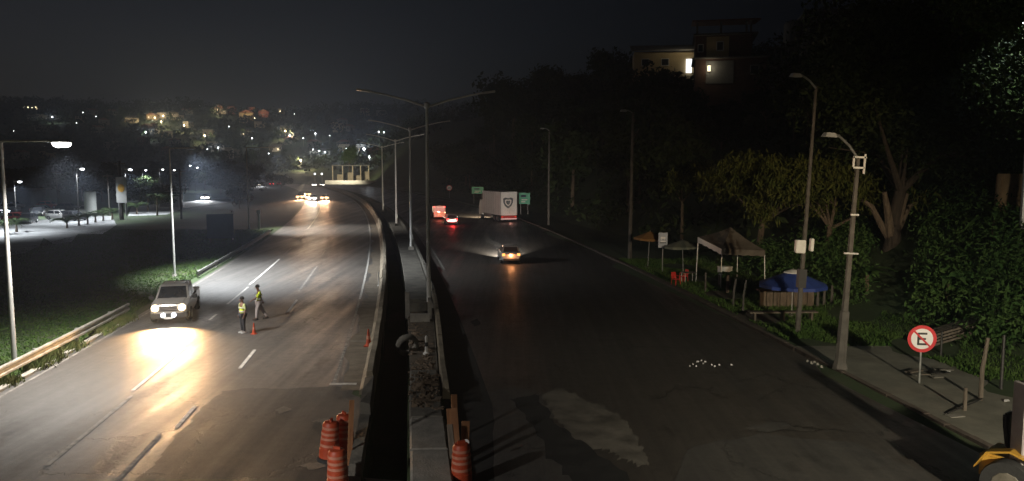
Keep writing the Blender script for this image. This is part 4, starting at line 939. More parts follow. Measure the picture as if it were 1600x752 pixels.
post(GR(1102,456), 1.25, .06, 'pale short post standing before the cool box', 'conc_pole'); post(GR(1146,478), 1.6, .07, 'grey post leaning beside the young plant under the gazebo', 'conc_pole', .06); post(GR(1161,486), 1.75, .055, 'thin tan post nearest the kerb before the stalls', 'conc_pole', .07)
for i, (x, lab) in enumerate([(1277,'first pale stool post under the right of the blue parasol'),(1287,'second pale stool post under the right of the blue parasol'),(1299,'third pale stool post under the right of the blue parasol')]):
    q = A(x, 486, 43); post((q.x, 43, terr(q.x,43)), 1.05, .08, lab, 'conc_pole', group='pale posts under the blue parasol')
b = T('bench', 'long dark bench plank below the blue parasol', 'bench', (14.0, 39.2, terr(14,39.2)), R(3)); MB().box((0,0,.46), (3.6,.4,.07)).build('seat', M['wood_dark'], b)
for x in (-1.5, 0, 1.5): MB().box((x,0,.22), (.1,.34,.43)).build('leg', M['wood_dark'], b)
b = T('counter', 'low dark timber counter at the back of the blue parasol', 'counter', (15.6, 43.4, terr(15.6,43.4)), R(4)); MB().box((0,0,.95), (3.2,.6,.08)).build('countertop', M['wood'], b)
for k in range(8): MB().box((-1.4+.4*k,-.25,.46), (.36,.05,.9)).build('plank', M['bark'], b)
# posts and debris on the pavement round the sign
post(G(1470,556,.12), 1.05, .045, 'slim dark post just behind the no parking sign', 'dark_metal')
post(G(1532,625,.12), 2.15, .07, 'dark timber post thicker than its neighbours on the pavement', 'wood_dark', .06)
post(G(1564,607,.12), 1.95, .055, 'dark straight post between the thick post and the grey gatepost', 'dark_metal')
post(G(1507,641,.12), .75, .06, 'short dark stump standing in front of the thick post', 'wood_dark')
rebar = MB().tube([G(1480,646,.17), G(1510,634,.24), G(1535,623,.20)], .025, 6).build('fallen_bar', M['dark_metal']); tag(rebar, 'thin dark bar lying across from the stump to the thick post', 'bar')
d = T('debris_heap', 'flat dark debris on the ground behind the no parking sign', 'debris', G(1452,588,.12), .1)
for i in range(9): MB().box((rng.uniform(-.6,.9), rng.uniform(-.3,.5), .06+.03*i*.5), (rng.uniform(.3,.8), rng.uniform(.12,.3), .04), rz=rng.uniform(-.6,.6), rx=rng.uniform(-.1,.1)).build('scrap', M[['wood_dark','concrete_dark','dark_metal'][i % 3]], d)
ps = T('paper_scrap', 'crumpled white paper lying beside the dark debris', 'litter', G(1478,582,.14)); MB().add([(-.2,0,0),(.1,-.12,.05),(.25,.1,.02),(0,.16,.10)], [(0,1,2,3)]) 
m = MB(); m.slab((-.2,0,0),(.1,-.12,.05),(.25,.1,.04),(0,.16,.10),.01); m.build('sheet', M['white_plastic'], ps)
ps = T('paper_scrap', 'white scrap near the foot of the grey gatepost', 'litter', G(1573,628,.14)); m = MB(); m.slab((-.08,0,0),(.06,-.07,.04),(.1,.06,.06),(-.02,.1,.03),.01); m.build('sheet', M['white_sign'], ps)
ps = T('paper_scrap', 'flat pale board lying on the pavement beside the stump', 'litter', G(1492,650,.13)); MB().box((0,0,.01), (.5,.3,.02), rz=.2).build('sheet', M['concrete'], ps)
tp = T('timber_stack', 'dark stack of planks at the edge of the shrubs', 'timber stack', (20.3, 33.5, terr(20.3,33.5)+.02), R(-22)); tp.rotation_euler[1] = -.40
for r_ in range(4):
    for k in range(5-(r_ % 2)): MB().box((-.2*r_+rng.uniform(-.15,.15), k*.34-.7, .08+r_*.13), (3.4+rng.uniform(-.4,.4), .28, .09), rz=rng.uniform(-.05,.05)).build('plank', M['wood_dark'], tp)
# small white scraps on the dark carriageway
gl = MB()
for x, y in [(1078,573),(1083,570),(1090,566),(1096,564),(1099,569),(1088,573),(1112,571),(1117,573),(1124,571),(1143,571),(1102,566)]:
    c = G(x, y, .03); s_ = rng.uniform(.012, .055)
    gl.add([c + Vector((-s_,0,0)), c + Vector((s_,-.02,0)), c + Vector((s_*.9,.04,.035)), c + Vector((-s_*.3,.05,.05)), c + Vector((-s_*.4,.1,0))], [(0,1,2,3),(1,4,2),(0,3,4),(2,4,3)])
tag(gl.build('litter', M['white_sign']), 'scatter of small white scraps glinting on the dark carriageway', kind='stuff')
gl = MB()
for x, y in [(1262,566),(1268,569),(1273,568),(1278,571),(1284,575)]:
    c = G(x, y, .16); s_ = rng.uniform(.04, .08); gl.add([c + Vector((-s_,0,0)), c + Vector((s_,-.02,0)), c + Vector((s_*.6,.05,.09)), c + Vector((-s_*.5,.05,.09)), c + Vector((0,.12,0))], [(0,1,2,3),(1,4,2),(0,3,4),(2,4,3)])
tag(gl.build('litter', M['concrete']), 'pale scraps lying along the brown kerb by the leaning post', kind='stuff')
# ------------------------------------------------------------------ foliage
def leaves(centres, n_each, spread, size, aspect=.45, droop=0., seed=0, name='crown', mt='leaf', jitter=.35):
    """many small leaf blades around clump centres: (k,3) array, spread scalar or (k,)"""
    r = np.random.default_rng(seed); C_ = np.asarray(centres, float); k = len(C_); n = k*n_each
    sp = np.repeat(np.broadcast_to(spread, k), n_each)[:, None]
    P = np.repeat(C_, n_each, 0) + r.normal(0, 1, (n,3))*sp*[1,1,.75]
    d = r.normal(0, 1, (n,3)); d[:,2] -= droop*1.5; d /= np.linalg.norm(d, axis=1)[:,None]
    q = np.cross(d, r.normal(0,1,(n,3))); q /= np.linalg.norm(q, axis=1)[:,None] + 1e-9
    s = size*(1 + jitter*r.normal(0,1,(n,1))).clip(.4, 2)
    a = P - d*s*.5; b = P + d*s*.5; m = P + q*s*aspect*.5 + np.cross(d,q)*s*.06; m2 = P - q*s*aspect*.5 + np.cross(d,q)*s*.06
    V = np.stack([a, m, b, m2], 1).reshape(-1,3)
    me = bpy.data.meshes.new(name); me.vertices.add(4*n); me.vertices.foreach_set('co', V.astype(np.float32).ravel())
    me.loops.add(4*n); me.loops.foreach_set('vertex_index', np.arange(4*n, dtype=np.int32))
    me.polygons.add(n); me.polygons.foreach_set('loop_start', np.arange(0, 4*n, 4, dtype=np.int32)); me.polygons.foreach_set('loop_total', np.full(n, 4, np.int32))
    me.update(calc_edges=True); me.materials.append(M[mt]); return me
def crown_centres(h, rx, rz, zc, k, seed, lobes=7):
    r = np.random.default_rng(seed); L_ = []
    lob = [(r.normal(0, .42)*rx, r.normal(0, .42)*rx, zc + r.uniform(-.55,.62)*rz, r.uniform(.38,.62)) for _ in range(lobes)] + [(0,0,zc,.62)]
    for i in range(k):
        lx, ly, lz, lr = lob[i % len(lob)]; v = r.normal(0,1,3); v /= np.linalg.norm(v); v *= r.uniform(.72, 1.05)
        L_.append((lx + v[0]*lr*rx, ly + v[1]*lr*rx, lz + v[2]*lr*rz))
    return np.array(L_)
def trunk_mesh(h, r, cents, seed, nb=6, mt='bark', fork=.45):
    rr_ = np.random.default_rng(seed); m = MB(); f = h*fork
    m.tube([(0,0,-.6),(.05,.02,.2),(.08*h*.1,.03,f*.5),(.02*h,-.01*h,f)], [r*1.5, r*1.1, r*.9, r*.75], 10)
    for c in cents[rr_.choice(len(cents), min(nb, len(cents)), replace=False)]:
        c = Vector(c); b = Vector((.02*h,-.01*h,f)); mid = b.lerp(c, .5) + Vector((0,0,.08*h))*rr_.uniform(-.5,1)
        m.tube([b - Vector((0,0,.1)), b.lerp(mid, .5), mid, c], [r*.55, r*.42, r*.28, r*.08], 7)
        e = c + Vector(rr_.normal(0,1,3))*.1*h; m.tube([mid, mid.lerp(e,.6), e], [r*.22, r*.14, r*.05], 5)
    return m.mesh('trunk', M[mt], smooth=True)
def tree(name, label, loc, h, rx, rz, zc, k, n_each, spread, size, seed, mt='leaf', bark='bark', group=None, nb=6, r=.2, aspect=.45, droop=0., fork=.45):
    t = T(name, label, 'tree', loc, 0, group); cc = crown_centres(h, rx, rz, zc, k, seed)
    O('trunk', trunk_mesh(h, r, cc, seed, nb, bark, fork), t); O('crown', leaves(cc, n_each, spread, size, aspect, droop, seed, 'crown', mt), t); return t

# tree lit warm above the stalls
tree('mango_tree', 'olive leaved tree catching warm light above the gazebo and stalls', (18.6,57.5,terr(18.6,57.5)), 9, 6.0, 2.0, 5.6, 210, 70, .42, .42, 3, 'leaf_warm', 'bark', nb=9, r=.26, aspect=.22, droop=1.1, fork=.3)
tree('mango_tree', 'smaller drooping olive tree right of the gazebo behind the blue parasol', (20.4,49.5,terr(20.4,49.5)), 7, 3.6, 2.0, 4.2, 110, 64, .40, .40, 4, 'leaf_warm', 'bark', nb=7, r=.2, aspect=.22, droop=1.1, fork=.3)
# great dark trees on the right
t = tree('spreading_tree', 'huge dark spreading tree with a forked trunk rising on the right slope', (22.6,45.5,terr(22.6,45.5)), 15, 5.5, 6.4, 9.2, 460, 90, .66, .27, 15, 'leaf_dark', 'bark_dark', nb=5, r=.42, fork=.22)
fk = MB(); 
for dx, dy, hh, rr0 in [(-1.6,.2,2.7,.17),(-.7,-.4,3.2,.22),(.6,-.2,3.1,.20),(1.4,.3,2.6,.16)]: fk.tube([(0,0,.2),(dx*.35,dy*.4,1.1),(dx*.75,dy*.8,2.3),(dx*1.1,dy,hh)], [rr0*1.4, rr0*1.15, rr0*.9, rr0*.6], 8)
fk.build('forked_stem', M['bark'], t, smooth=True)
tree('spreading_tree', 'dark leafy tree at the right edge with a floodlight glinting through it', (23.8,32.8,terr(23.8,32.8)), 15, 5.0, 4.6, 11.2, 260, 95, .6, .20, 6, 'leaf', 'bark', nb=8, r=.3, fork=.35)
tree('spreading_tree', 'lower dark tree behind the shrubs at the right edge', (28.5,42.5,terr(28.5,42.5)), 9, 4.4, 3.4, 5.4, 180, 85, .55, .23, 7, 'leaf', 'bark', nb=8, r=.24, fork=.3)
# undergrowth on the slope, one lush mass
cc = []
for i in range(420):
    Y = rng.uniform(30, 56); X = XB(Y)+KB(Y) + 7.2 + abs(rng.normal(0, 5.5))
    if Y < 36 and X < 19.5: continue
    if 1345 < PX(X, Y, terr(X,Y))[0] < 1440 and Y < 46.5: continue
    for q in range(2): cc.append((X + rng.normal(0,.3), Y + rng.normal(0,.3), terr(X,Y) + .25 + .55*q*rng.uniform(.6,1.8)))
O_ = O('undergrowth', leaves(cc, 62, .42, .24, .34, .2, 8, 'undergrowth', 'leaf_lush')); tag(O_, 'lush green undergrowth covering the slope behind the no parking sign', kind='stuff')
cc = []
for i in range(1500):
    Y = rng.uniform(50, 250); X = XB(Y)+KB(Y) + 6.5 + rng.uniform(0, 60)
    cc.append((X, Y, terr(X,Y) + rng.uniform(.3, 1.6)))
tag(O('scrub', leaves(cc, 16, 1.0, .8, .4, 0, 9, 'scrub', 'leaf_dark')), 'dark scrub covering the hillside under the trees', kind='stuff')
# banana-like plants by the sandy wall
def fan_plant(loc, n, ln, label, seed, mt='leaf_lush', group='broad leaved plants on the right slope'):
    r = np.random.default_rng(seed); t = T('banana_plant', label, 'plant', loc, 0, group); MB().tube([(0,0,-.1),(0,0,.9),(.04,0,1.3)], [.12,.10,.06], 8).build('stem', M['bark_pale'], t)
    for i in range(n):
        a = 2*math.pi*i/n + r.uniform(-.3,.3); up = r.uniform(.5,1.2); pts = []
        for k in range(6):
            f = k/5; d = ln*(f*.9); pts.append((Vector((math.cos(a)*d*math.cos(up*(1-f*.9)), math.sin(a)*d*math.cos(up*(1-f*.9)), 1.1 + ln*(math.sin(up)*f - .75*f*f))), .20*math.sin(math.pi*min(.97,.12+f*.88))))
        m = MB(); q = Vector((-math.sin(a), math.cos(a), .1))
        m.add([v for p, w in pts for v in (p-q*w, p+Vector((0,0,-.03)), p+q*w)], [(3*k+j, 3*k+j+1, 3*k+j+4, 3*k+j+3) for k in range(5) for j in (0,1)]); m.build('leaf', M[mt], t, smooth=True)
    return t
fan_plant((20.9,36.4,terr(20.9,36.4)), 8, 2.0, 'broad leaved plant left of the timber stack', 1); fan_plant((24.3,38.6,terr(24.3,38.6)), 9, 2.4, 'broad leaved plant above the timber stack', 2); fan_plant((19.6,42.,terr(19.6,42.)), 8, 1.7, 'broad leaved plant at the foot of the forked trunk', 3)
fan_plant((13.7,48.3,terr(13.7,48.3)), 8, 1.1, 'young leafy plant beside the leaning grey post', 4)
sw = T('sandstone_wall', 'sand coloured stub of wall among the shrubs at the right edge', 'wall', (26.2,40.5,terr(26.2,40.5)), R(12)); MB().box((0,0,.9), (1.5,.5,2.2), taper=.92).build('masonry', M['sand'], sw, bevel=.05)

# hillside trees on the right: a few kinds, copied
SKYL = [(640,215),(700,212),(755,190),(768,140),(800,113),(832,120),(868,106),(908,112),(950,78),(985,84),(1000,98),(1050,112),(1085,135),(1130,148),(1210,128),(1235,100),(1262,60),(1290,10),(1620,-60)]
def sky_y(x):
    for (a, b), (c, d) in zip(SKYL, SKYL[1:]):
        if a <= x <= c: return b + (d-b)*(x-a)/(c-a)
    return 215 if x < 640 else -60
protos = []
for i, (rx, rz, zc, mt) in enumerate([(3.6,3.4,6.3,'leaf_dark'),(2.9,4.0,6.0,'leaf_dark'),(4.2,2.8,7.0,'leaf_dark'),(2.4,3.0,7.0,'leaf_dark')]):
    t = tree('hillside_tree', 'dark tree among the many covering the unlit right hillside', (0,0,0), 10, rx, rz, zc, 110, 24, .55, .62, 40+i, mt, group='dark trees covering the right hillside', nb=5, r=.2)
    protos.append(t)
used = set()
def put_tree(X, Y, h, label=None):
    i = rng.integers(0, 4)
    o = protos[i] if i not in used else dup(protos[i]); used.add(i)
    o.location = (X, Y, terr(X, Y)-.2); s_ = h/10.; o.scale = (s_*rng.uniform(.85,1.2), s_*rng.uniform(.85,1.2), s_); o.rotation_euler[2] = rng.uniform(0, 6.28)
    o['label'] = label or 'dark tree among the many covering the unlit right hillside'
    return o
for px, py, Y, lab in [(772,138,235,'leftmost tree crown of the dark hillside against the sky'),(801,112,228,'rounded dark crown second from the left end of the hillside'),(834,119,220,None),(868,105,212,'tall rounded crown midway along the dark hillside'),(906,111,205,None),(948,78,178,'tallest dark crown left of the yellowish lit house'),(968,86,172,None),(1021,108,118,None),(1045,94,114,'palm-like dark crown in front of the yellowish lit house'),(1000,110,120,None)]:
    p = A(px, py, Y); z = terr(p.x, Y); h = (p.z - z)/1.0; put_tree(p.x, Y, max(h, 4), lab)
n = 0; tries = 0
while n < 62 and tries < 4000:
    tries += 1; Y = rng.uniform(56, 255); X = XB(Y)+KB(Y)+8.5 + rng.uniform(0, 1)**1.2*62
    if X/Y > .72: continue
    z = terr(X, Y); px, _ = PX(X, Y, z); lim = sky_y(px); zmax = A(px, max(lim, sky_y(px+14), sky_y(px-14)) + 6, Y).z
    h = min(rng.uniform(8, 14), zmax - z)
    if h < 4: continue
    if Y < 112 and 1050 < px < 1215 and False: continue
    put_tree(X, Y, h); n += 1

# ------------------------------------------------------------------ houses on the right hill
def win(parent, M_, x, z, w, h, mt='window', frame='plaster_white', depth=.10):
    """window on a wall facing -Y at local y = M_"""
    f = MB(); f.box((x-w/2-.05,M_-.03,z), (.1,.10,h+.2)); f.box((x+w/2+.05,M_-.03,z), (.1,.10,h+.2)); f.box((x,M_-.03,z+h/2+.05), (w,.10,.1)); f.box((x,M_-.05,z-h/2-.05), (w+.1,.16,.1))
    fo = f.build('window', M[frame], parent); MB().box((x,M_-.012,z), (w,.02,h)).build('pane', M[mt], fo); return fo
def house(label, loc, w, d, h, rz, wall, roof='flat', wins=(), group=None, roofmat='roof', name='house', base=4.):
    t = T(name, label, 'house', loc, rz, group); MB().box((0,d/2,h/2-base/2), (w,d,h+base)).build('wall', M[wall], t)
    if roof == 'flat':
        m = MB(); m.box((0,d/2,h+.10), (w+.5,d+.5,.2)); m.build('roof_slab', M['plaster_grey'], t)
        MB().box((0,.12,h+.55), (w,.16,.7)).build('parapet', M[wall], t)
    elif roof == 'gable':
        m = MB(); m.loft([[Vector((x,-.5,h)), Vector((0,-.5,h+w*.22)), Vector((-x,-.5,h))] for x in (-w/2-.4,)] + [[Vector((-w/2-.4,d+.4,h)), Vector((0,d+.4,h+w*.22)), Vector((w/2+.4,d+.4,h))]]); m.build('roof', M[roofmat], t)
    else:
        m = MB(); m.loft([[Vector((-w/2-.5,-.6,h+.02)), Vector((w/2+.5,-.6,h+.02)), Vector((w/2+.5,-.6,h+.2)), Vector((-w/2-.5,-.6,h+.2))], [Vector((-w/2-.5,d+.4,h+.02+d*.3)), Vector((w/2+.5,d+.4,h+.02+d*.3)), Vector((w/2+.5,d+.4,h+.2+d*.3)), Vector((-w/2-.5,d+.4,h+.2+d*.3))]]); m.build('roof', M[roofmat], t)
    for x, z, ww, hh, mt in wins: win(t, 0, x, z, ww, hh, mt)
    return t
p = A(1148, 128, 108)
bt = T('unfinished_house', 'tall unfinished brick house with one small lit window on the dark hilltop', 'house', (p.x, 108, p.z), R(-12))
def wl(y0, y1, z0, z1, x0, x1, mt, nm='wall'): return MB().box(((x0+x1)/2,(y0+y1)/2,(z0+z1)/2), (x1-x0,y1-y0,z1-z0)).build(nm, M[mt], bt)
wl(0,8,-6,3.2,-5.4,4.2,'brick'); wl(.01,8,3.4,6.4,-5.4,2.2,'brick'); MB().box((-.6,4,3.3), (10.4,9,.2)).build('floor_slab', M['concrete'], bt); MB().box((-1.4,4,6.5), (8.6,9.4,.22)).build('floor_slab', M['concrete_dark'], bt)
wl(-.08,-.005,3.5,6.2,-3.9,-.9,'plaster_ochre', 'rendered_panel'); wl(-.08,-.005,-.2,2.9,-3.9,-.2,'plaster_grey', 'rendered_panel')
for x in (-5.2,-2,1.4,2.0): MB().box((x,.3,7.4), (.28,.28,1.7)).build('column', M['concrete'], bt)
MB().loft([[Vector((x,-.8,z)) for x, z in [(-5.9,8.2),(3.2,8.2),(3.2,8.4),(-5.9,8.4)]], [Vector((x,8.6,z)) for x, z in [(-5.9,9.2),(3.2,9.2),(3.2,9.4),(-5.9,9.4)]]]).build('roof', M['roof'], bt)
win(bt, -.085, -2.1, 4.9, .8, 1.1, 'window'); win(bt, -.005, -4.7, 4.7, .6, .9, 'window'); win(bt, -.085, -3.5, 1.9, .42, .8, 'e_win', 'plaster_grey'); win(bt, -.005, 2.6, 1.6, 1.0, 1.1, 'window')
light('POINT', 'window_glow', bt, (-3.5,-.9,2.0), 30, (1,.85,.6), .2)
for k in range(4): MB().box((5.3+.9*k,1.2,3.2), (.22,.22,2.6)).build('column', M['concrete'], bt)
MB().box((6.4,2,4.55), (4.4,3.4,.2)).build('floor_slab', M['concrete_dark'], bt); MB().box((6.6,2.2,.8), (4.6,3,3.4)).build('annexe_wall', M['plaster_grey'], bt)
p = A(1040, 108, 128)
hs = house('long house with a yellowish lit wall half hidden by the hilltop trees', (p.x-.3, 128, p.z-.6), 9.6, 6, 3.4, R(-6), 'plaster_ochre', 'shed', [(-3,1.7,1.1,1.0,'window'),(.2,1.7,1.1,1.0,'window')], roofmat='roof_grey')
MB().box((4.0,-.3,1.0), (.9,.25,2.2)).build('lit_doorway', M['e_winw'], hs)
light('SPOT', 'porch_light', hs, (3.4,-3.0,4.2), 110, (1,.86,.6), .15, (-.45,1,-.35), 120)
sq = T('floodlight_mast', 'floodlight on a mast glinting through leaves at the top right', 'floodlight', (24.3,36.5,terr(24.3,36.5)))
MB().tube([(0,0,-.3),(0,0,15.2-terr(24.3,36.5))], [.12,.08], 8).build('post', M['galv'], sq); hz_ = 14.7-terr(24.3,36.5)
fl = MB().box((-.35,-.2,hz_), (.7,.3,.5), rz=-.5).build('flood_head', M['lamp_body'], sq); MB().box((-.45,-.37,hz_), (.56,.05,.40), rz=-.5).build('lens', M['e_flood'], fl)
light('SPOT', 'flood_light', sq, (-.6,-.7,hz_), PW['flood'], (.88,1,.86), .2, (-.42,-.30,-1), 84)
wt = T('water_tower', 'dark water tank on legs beside the unfinished house', 'water tank', A(1238, 84, 100)); 
MB().lathe([(1.0,1.4),(1.15,1.5),(1.15,3.6),(1.0,3.9),(.3,4.2)], 14).build('tank', M['plaster_grey'], wt)
for a in range(4): MB().box((.8*math.cos(a*1.57+.78),.8*math.sin(a*1.57+.78),-2.3), (.18,.18,7.4)).build('leg', M['concrete_dark'], wt)
house('dark boxy house behind the water tank on the hilltop', tuple(A(1285, 80, 104)), 5, 5, 4.6, R(-10), 'plaster_grey', 'flat', [(-1.2,2.4,1,1.1,'window'),(1.2,2.4,1,1.1,'window')])

# ------------------------------------------------------------------ grass on the verges
def blades(n, fX, seed, mt, h, name, label, w=.018):
    r = np.random.default_rng(seed); P = []
    while len(P) < n:
        q = fX(r)
        if q is not None: P.append(q)
    P = np.array(P); n = len(P); a = r.uniform(0, 6.28, n); hh = h*r.uniform(.5,1.5,n); bx, by = np.cos(a)*w*r.uniform(1,2.2,n), np.sin(a)*w*r.uniform(1,2.2,n)
    lean = r.normal(0,.45,(n,2))*hh[:,None]
    v = np.zeros((n,3,3)); v[:,0] = P; v[:,1] = P; v[:,2] = P
    v[:,0,0] -= bx; v[:,0,1] -= by; v[:,1,0] += bx; v[:,1,1] += by; v[:,2,:2] += lean; v[:,2,2] += hh
    me = bpy.data.meshes.new(name); me.vertices.add(3*n); me.vertices.foreach_set('co', v.astype(np.float32).ravel()); me.loops.add(3*n); me.loops.foreach_set('vertex_index', np.arange(3*n, dtype=np.int32))
    me.polygons.add(n); me.polygons.foreach_set('loop_start', np.arange(0,3*n,3,dtype=np.int32)); me.polygons.foreach_set('loop_total', np.full(n,3,np.int32)); me.update(calc_edges=True); me.materials.append(M[mt])
    return tag(O(name, me), label, kind='stuff')
def left_verge(r):
    Y = 24 + 75*r.random()**1.6; u = -13.6 - 22*r.random()**1.3; X = XB(Y)+u
    return (X, Y, terr(X,Y))
blades(90000, left_verge, 1, 'grass', .065, 'grass', 'green grass on the verge behind the guardrail', .03)
def rail_weeds(r):
    Y = 18 + 24*r.random(); u = -13.32 + .22*r.normal(); 
    if math.sin(Y*2.1)+math.sin(Y*.83+1) < -.7 + 1.2*r.random(): return None
    return (XB(Y)+u, Y, 0)
blades(9000, rail_weeds, 2, 'weed', .26, 'weeds', 'straggling weeds along the foot of the guardrail', .016)
def right_verge(r):
    Y = 26 + 40*r.random()**1.3; u = KB(Y) + .5 + 7*r.random(); 
    if Y < 33.5 and u < KB(Y)+4.8: return None
    X = XB(Y)+u; return (X, Y, terr(X,Y)) if (math.sin(X*1.3)+math.sin(Y*.9)) > -.9 else None
blades(26000, right_verge, 3, 'grass', .14, 'grass', 'patchy grass on the dark right verge', .02)
# ------------------------------------------------------------------ the lit lot on the left
def pix_sheet(name, pts, mt, z, label):
    m = MB(); m.prism([(G(x,y).x, G(x,y).y) for x, y in pts], z-.02, z); return structure(name, m, mt, label)
pix_sheet('parking_lot', [(-40,412),(0,402),(40,395),(62,384),(68,372),(85,382),(112,378),(122,366),(160,366),(182,352),(175,338),(120,338),(60,345),(-60,352)], M['lot'], .03, 'pale lit parking lot on the left')
pix_sheet('service_road', [(200,338),(260,336),(285,326),(350,318),(372,312),(350,309),(290,316),(240,320),(205,324)], M['lot'], .03, 'pale service road lit by an oncoming car')
def lot_light(px, py, Y, pw, label, col=COOL, h=None, group='lamp posts lighting the lot', cone=138):
    p = A(px, py, Y); z0 = terr(p.x, Y); t = T('lot_lamp', label, 'street lamp', (p.x, Y, z0), 0, group); h = p.z - z0
    MB().tube([(0,0,0),(0,0,h)], [.09,.06], 6).build('post', M['dark_metal'], t); a = MB().box((.5,0,h+.05), (1.1,.1,.08)).build('arm', M['pole'], t)
    MB().lathe([(.10,-.18),(.26,-.10),(.30,0),(.12,.06)], 10, c=(.9,0,h)).build('lamp_head', M['e_white'], t)
    if pw: light('SPOT', 'lamp_light', t, (.9,0,h-.3), pw, col, .25, (0,0,-1), cone)
    return t
lot_light(22, 284, 122, PW['lot']*.9, 'low lamp at the far left lighting the parked cars')
lot_light(119, 264, 114, PW['lot']*.8, 'lamp over the parking lot left of the round tank')
lot_light(195, 265, 128, PW['lot']*.8, 'lamp beside the dark utility pole right of the tank')
lot_light(222, 266, 190, PW['lot']*.5, 'lamp over the service road next right of the utility pole')
lot_light(249, 265, 210, PW['lot']*.2, 'lamp second right of the utility pole'); lot_light(268, 266, 240, 0, 'small lamp third right of the utility pole')
lot_light(293, 259, 260, 0, 'upper one of two close lamps above the service road'); lot_light(304, 262, 255, PW['lot']*.5, 'lower one of two close lamps above the service road')
# a lot lamp below the left lamp's arm lights the near edge of the lot
p = A(72, 300, 82); lot_light(-60, 268, 92, PW['lot']*1.3, 'lamp lighting the near corner of the parking lot')
tk = T('water_tank', 'tall pale round tank standing in the lot', 'water tank', (A(142,337,131).x, 131, 0)); MB().lathe([(.92,0),(.95,.1),(.95,3.75),(.85,3.95),(.3,4.1)], 20).build('shell', M['tank'], tk, smooth=True); MB().lathe([(1.05,-.02),(1.05,.12)], 20).build('plinth', M['concrete'], tk)
for z in (1.2,2.5): MB().lathe([(.955,z-.03),(.97,z),(.955,z+.03)], 20).build('hoop', M['galv'], tk)
def utility_pole(px, py, Y, h, label, r=.14, mt='dark_metal', arms=True):
    p = A(px, py, Y); t = T('utility_pole', label, 'utility pole', (p.x, Y, terr(p.x, Y)), 0, 'utility poles in the valley'); MB().tube([(0,0,0),(0,0,h)], [r*1.2, r*.8], 8).build('pole', M[mt], t)
    if arms: MB().box((0,0,h-.4), (1.8,.1,.12)).build('crossarm', M['wood_dark'], t)
    return t
utility_pole(190, 340, 118, 9.0, 'thick dark utility pole right of the round tank', .3); utility_pole(171, 340, 128, 7.0, 'slim pole between the tank and the thick utility pole', .1, 'conc_pole'); utility_pole(91, 330, 150, 7.5, 'slim pole rising behind the red parked car', .1, 'conc_pole')
utility_pole(283, 330, 120, 7.8, 'dark leaning pole at the left of the service road', .16); 
sg = T('hanging_sign', 'tall pale sign with a yellow disc beside the thick utility pole', 'sign', (A(196,310,119).x+.25, 117.4, 0), R(4)); MB().box((0,0,4.6), (1.5,.16,3.9)).build('panel', M['plaster_grey'], sg); MB().prism([(.5*math.cos(k*.393), .62*math.sin(k*.393)) for k in range(16)], -.02, .02, Matrix.Translation((0,-.10,4.9)) @ Matrix.Rotation(math.pi/2, 4, 'X')).build('disc', M['yellow'], sg)
for s in (-.5,.5): MB().tube([(s,0,0),(s,0,2.7)], .05, 6).build('leg', M['galv'], sg)
nb = T('navy_panel', 'navy blue panel standing on the dark grass by the bend', 'panel', (G(345,379).x, G(345,379).y, 0), R(14)); MB().box((0,0,1.75), (2.7,.14,2.6)).build('panel', M['blue_panel'], nb, bevel=.02)
for s in (-1.1,1.1): MB().box((s,.12,.9), (.12,.12,1.8)).build('leg', M['dark_metal'], nb)
sh = T('shed', 'low dark shed with a pale roof edge at the far left', 'shed', (A(10,318,160).x, 160, 0), R(3)); MB().box((0,3,1.6), (10,6,3.2)).build('wall', M['plaster_grey'], sh); MB().box((0,2.6,3.3), (12,8,.18), rx=.06).build('roof', M['roof_grey'], sh)
sh = T('canopy_shelter', 'pale roofed shelter beside the dark leaning pole', 'shelter', (A(258,322,150).x, 150, 0), R(6)); MB().box((0,2,3.3), (5,4,.16)).build('roof', M['roof_grey'], sh)
for x in (-2.2,2.2):
    for y in (.3,3.7): MB().tube([(x,y,0),(x,y,3.25)], .07, 6).build('leg', M['galv'], sh)
MB().box((0,3.6,1.4), (4.4,.12,2.6)).build('rear_panel', M['plaster_white'], sh)
def cable(a, b, sag, label, r=.016):
    P = [a.lerp(b, k/16) - Vector((0,0,sag*4*(k/16)*(1-k/16))) for k in range(17)]
    tag(MB().tube(P, r, 4).build('cable', M['black_plastic']), label, 'cable', 'overhead cables in the valley')
PT = {o['label']: o.location + Vector((0,0,h_)) for o in COL.objects if o.get('category') == 'utility pole' for h_ in [{'thick':8.6,'slim pole b':6.8,'slim pole r':7.2,'dark lean':7.4}[next(k for k in ('thick','slim pole b','slim pole r','dark lean') if o['label'].startswith(k))]]}
ks = list(PT); cable(PT[ks[0]], PT[ks[2]], .6, 'thin cable from the thick utility pole to the slim pole behind the red car'); cable(PT[ks[2]], Vector((-118, 158, 8.4)), .9, 'thin cable running from the slim pole out past the lot'); cable(PT[ks[0]], PT[ks[3]], .5, 'thin cable from the thick utility pole to the dark leaning pole')
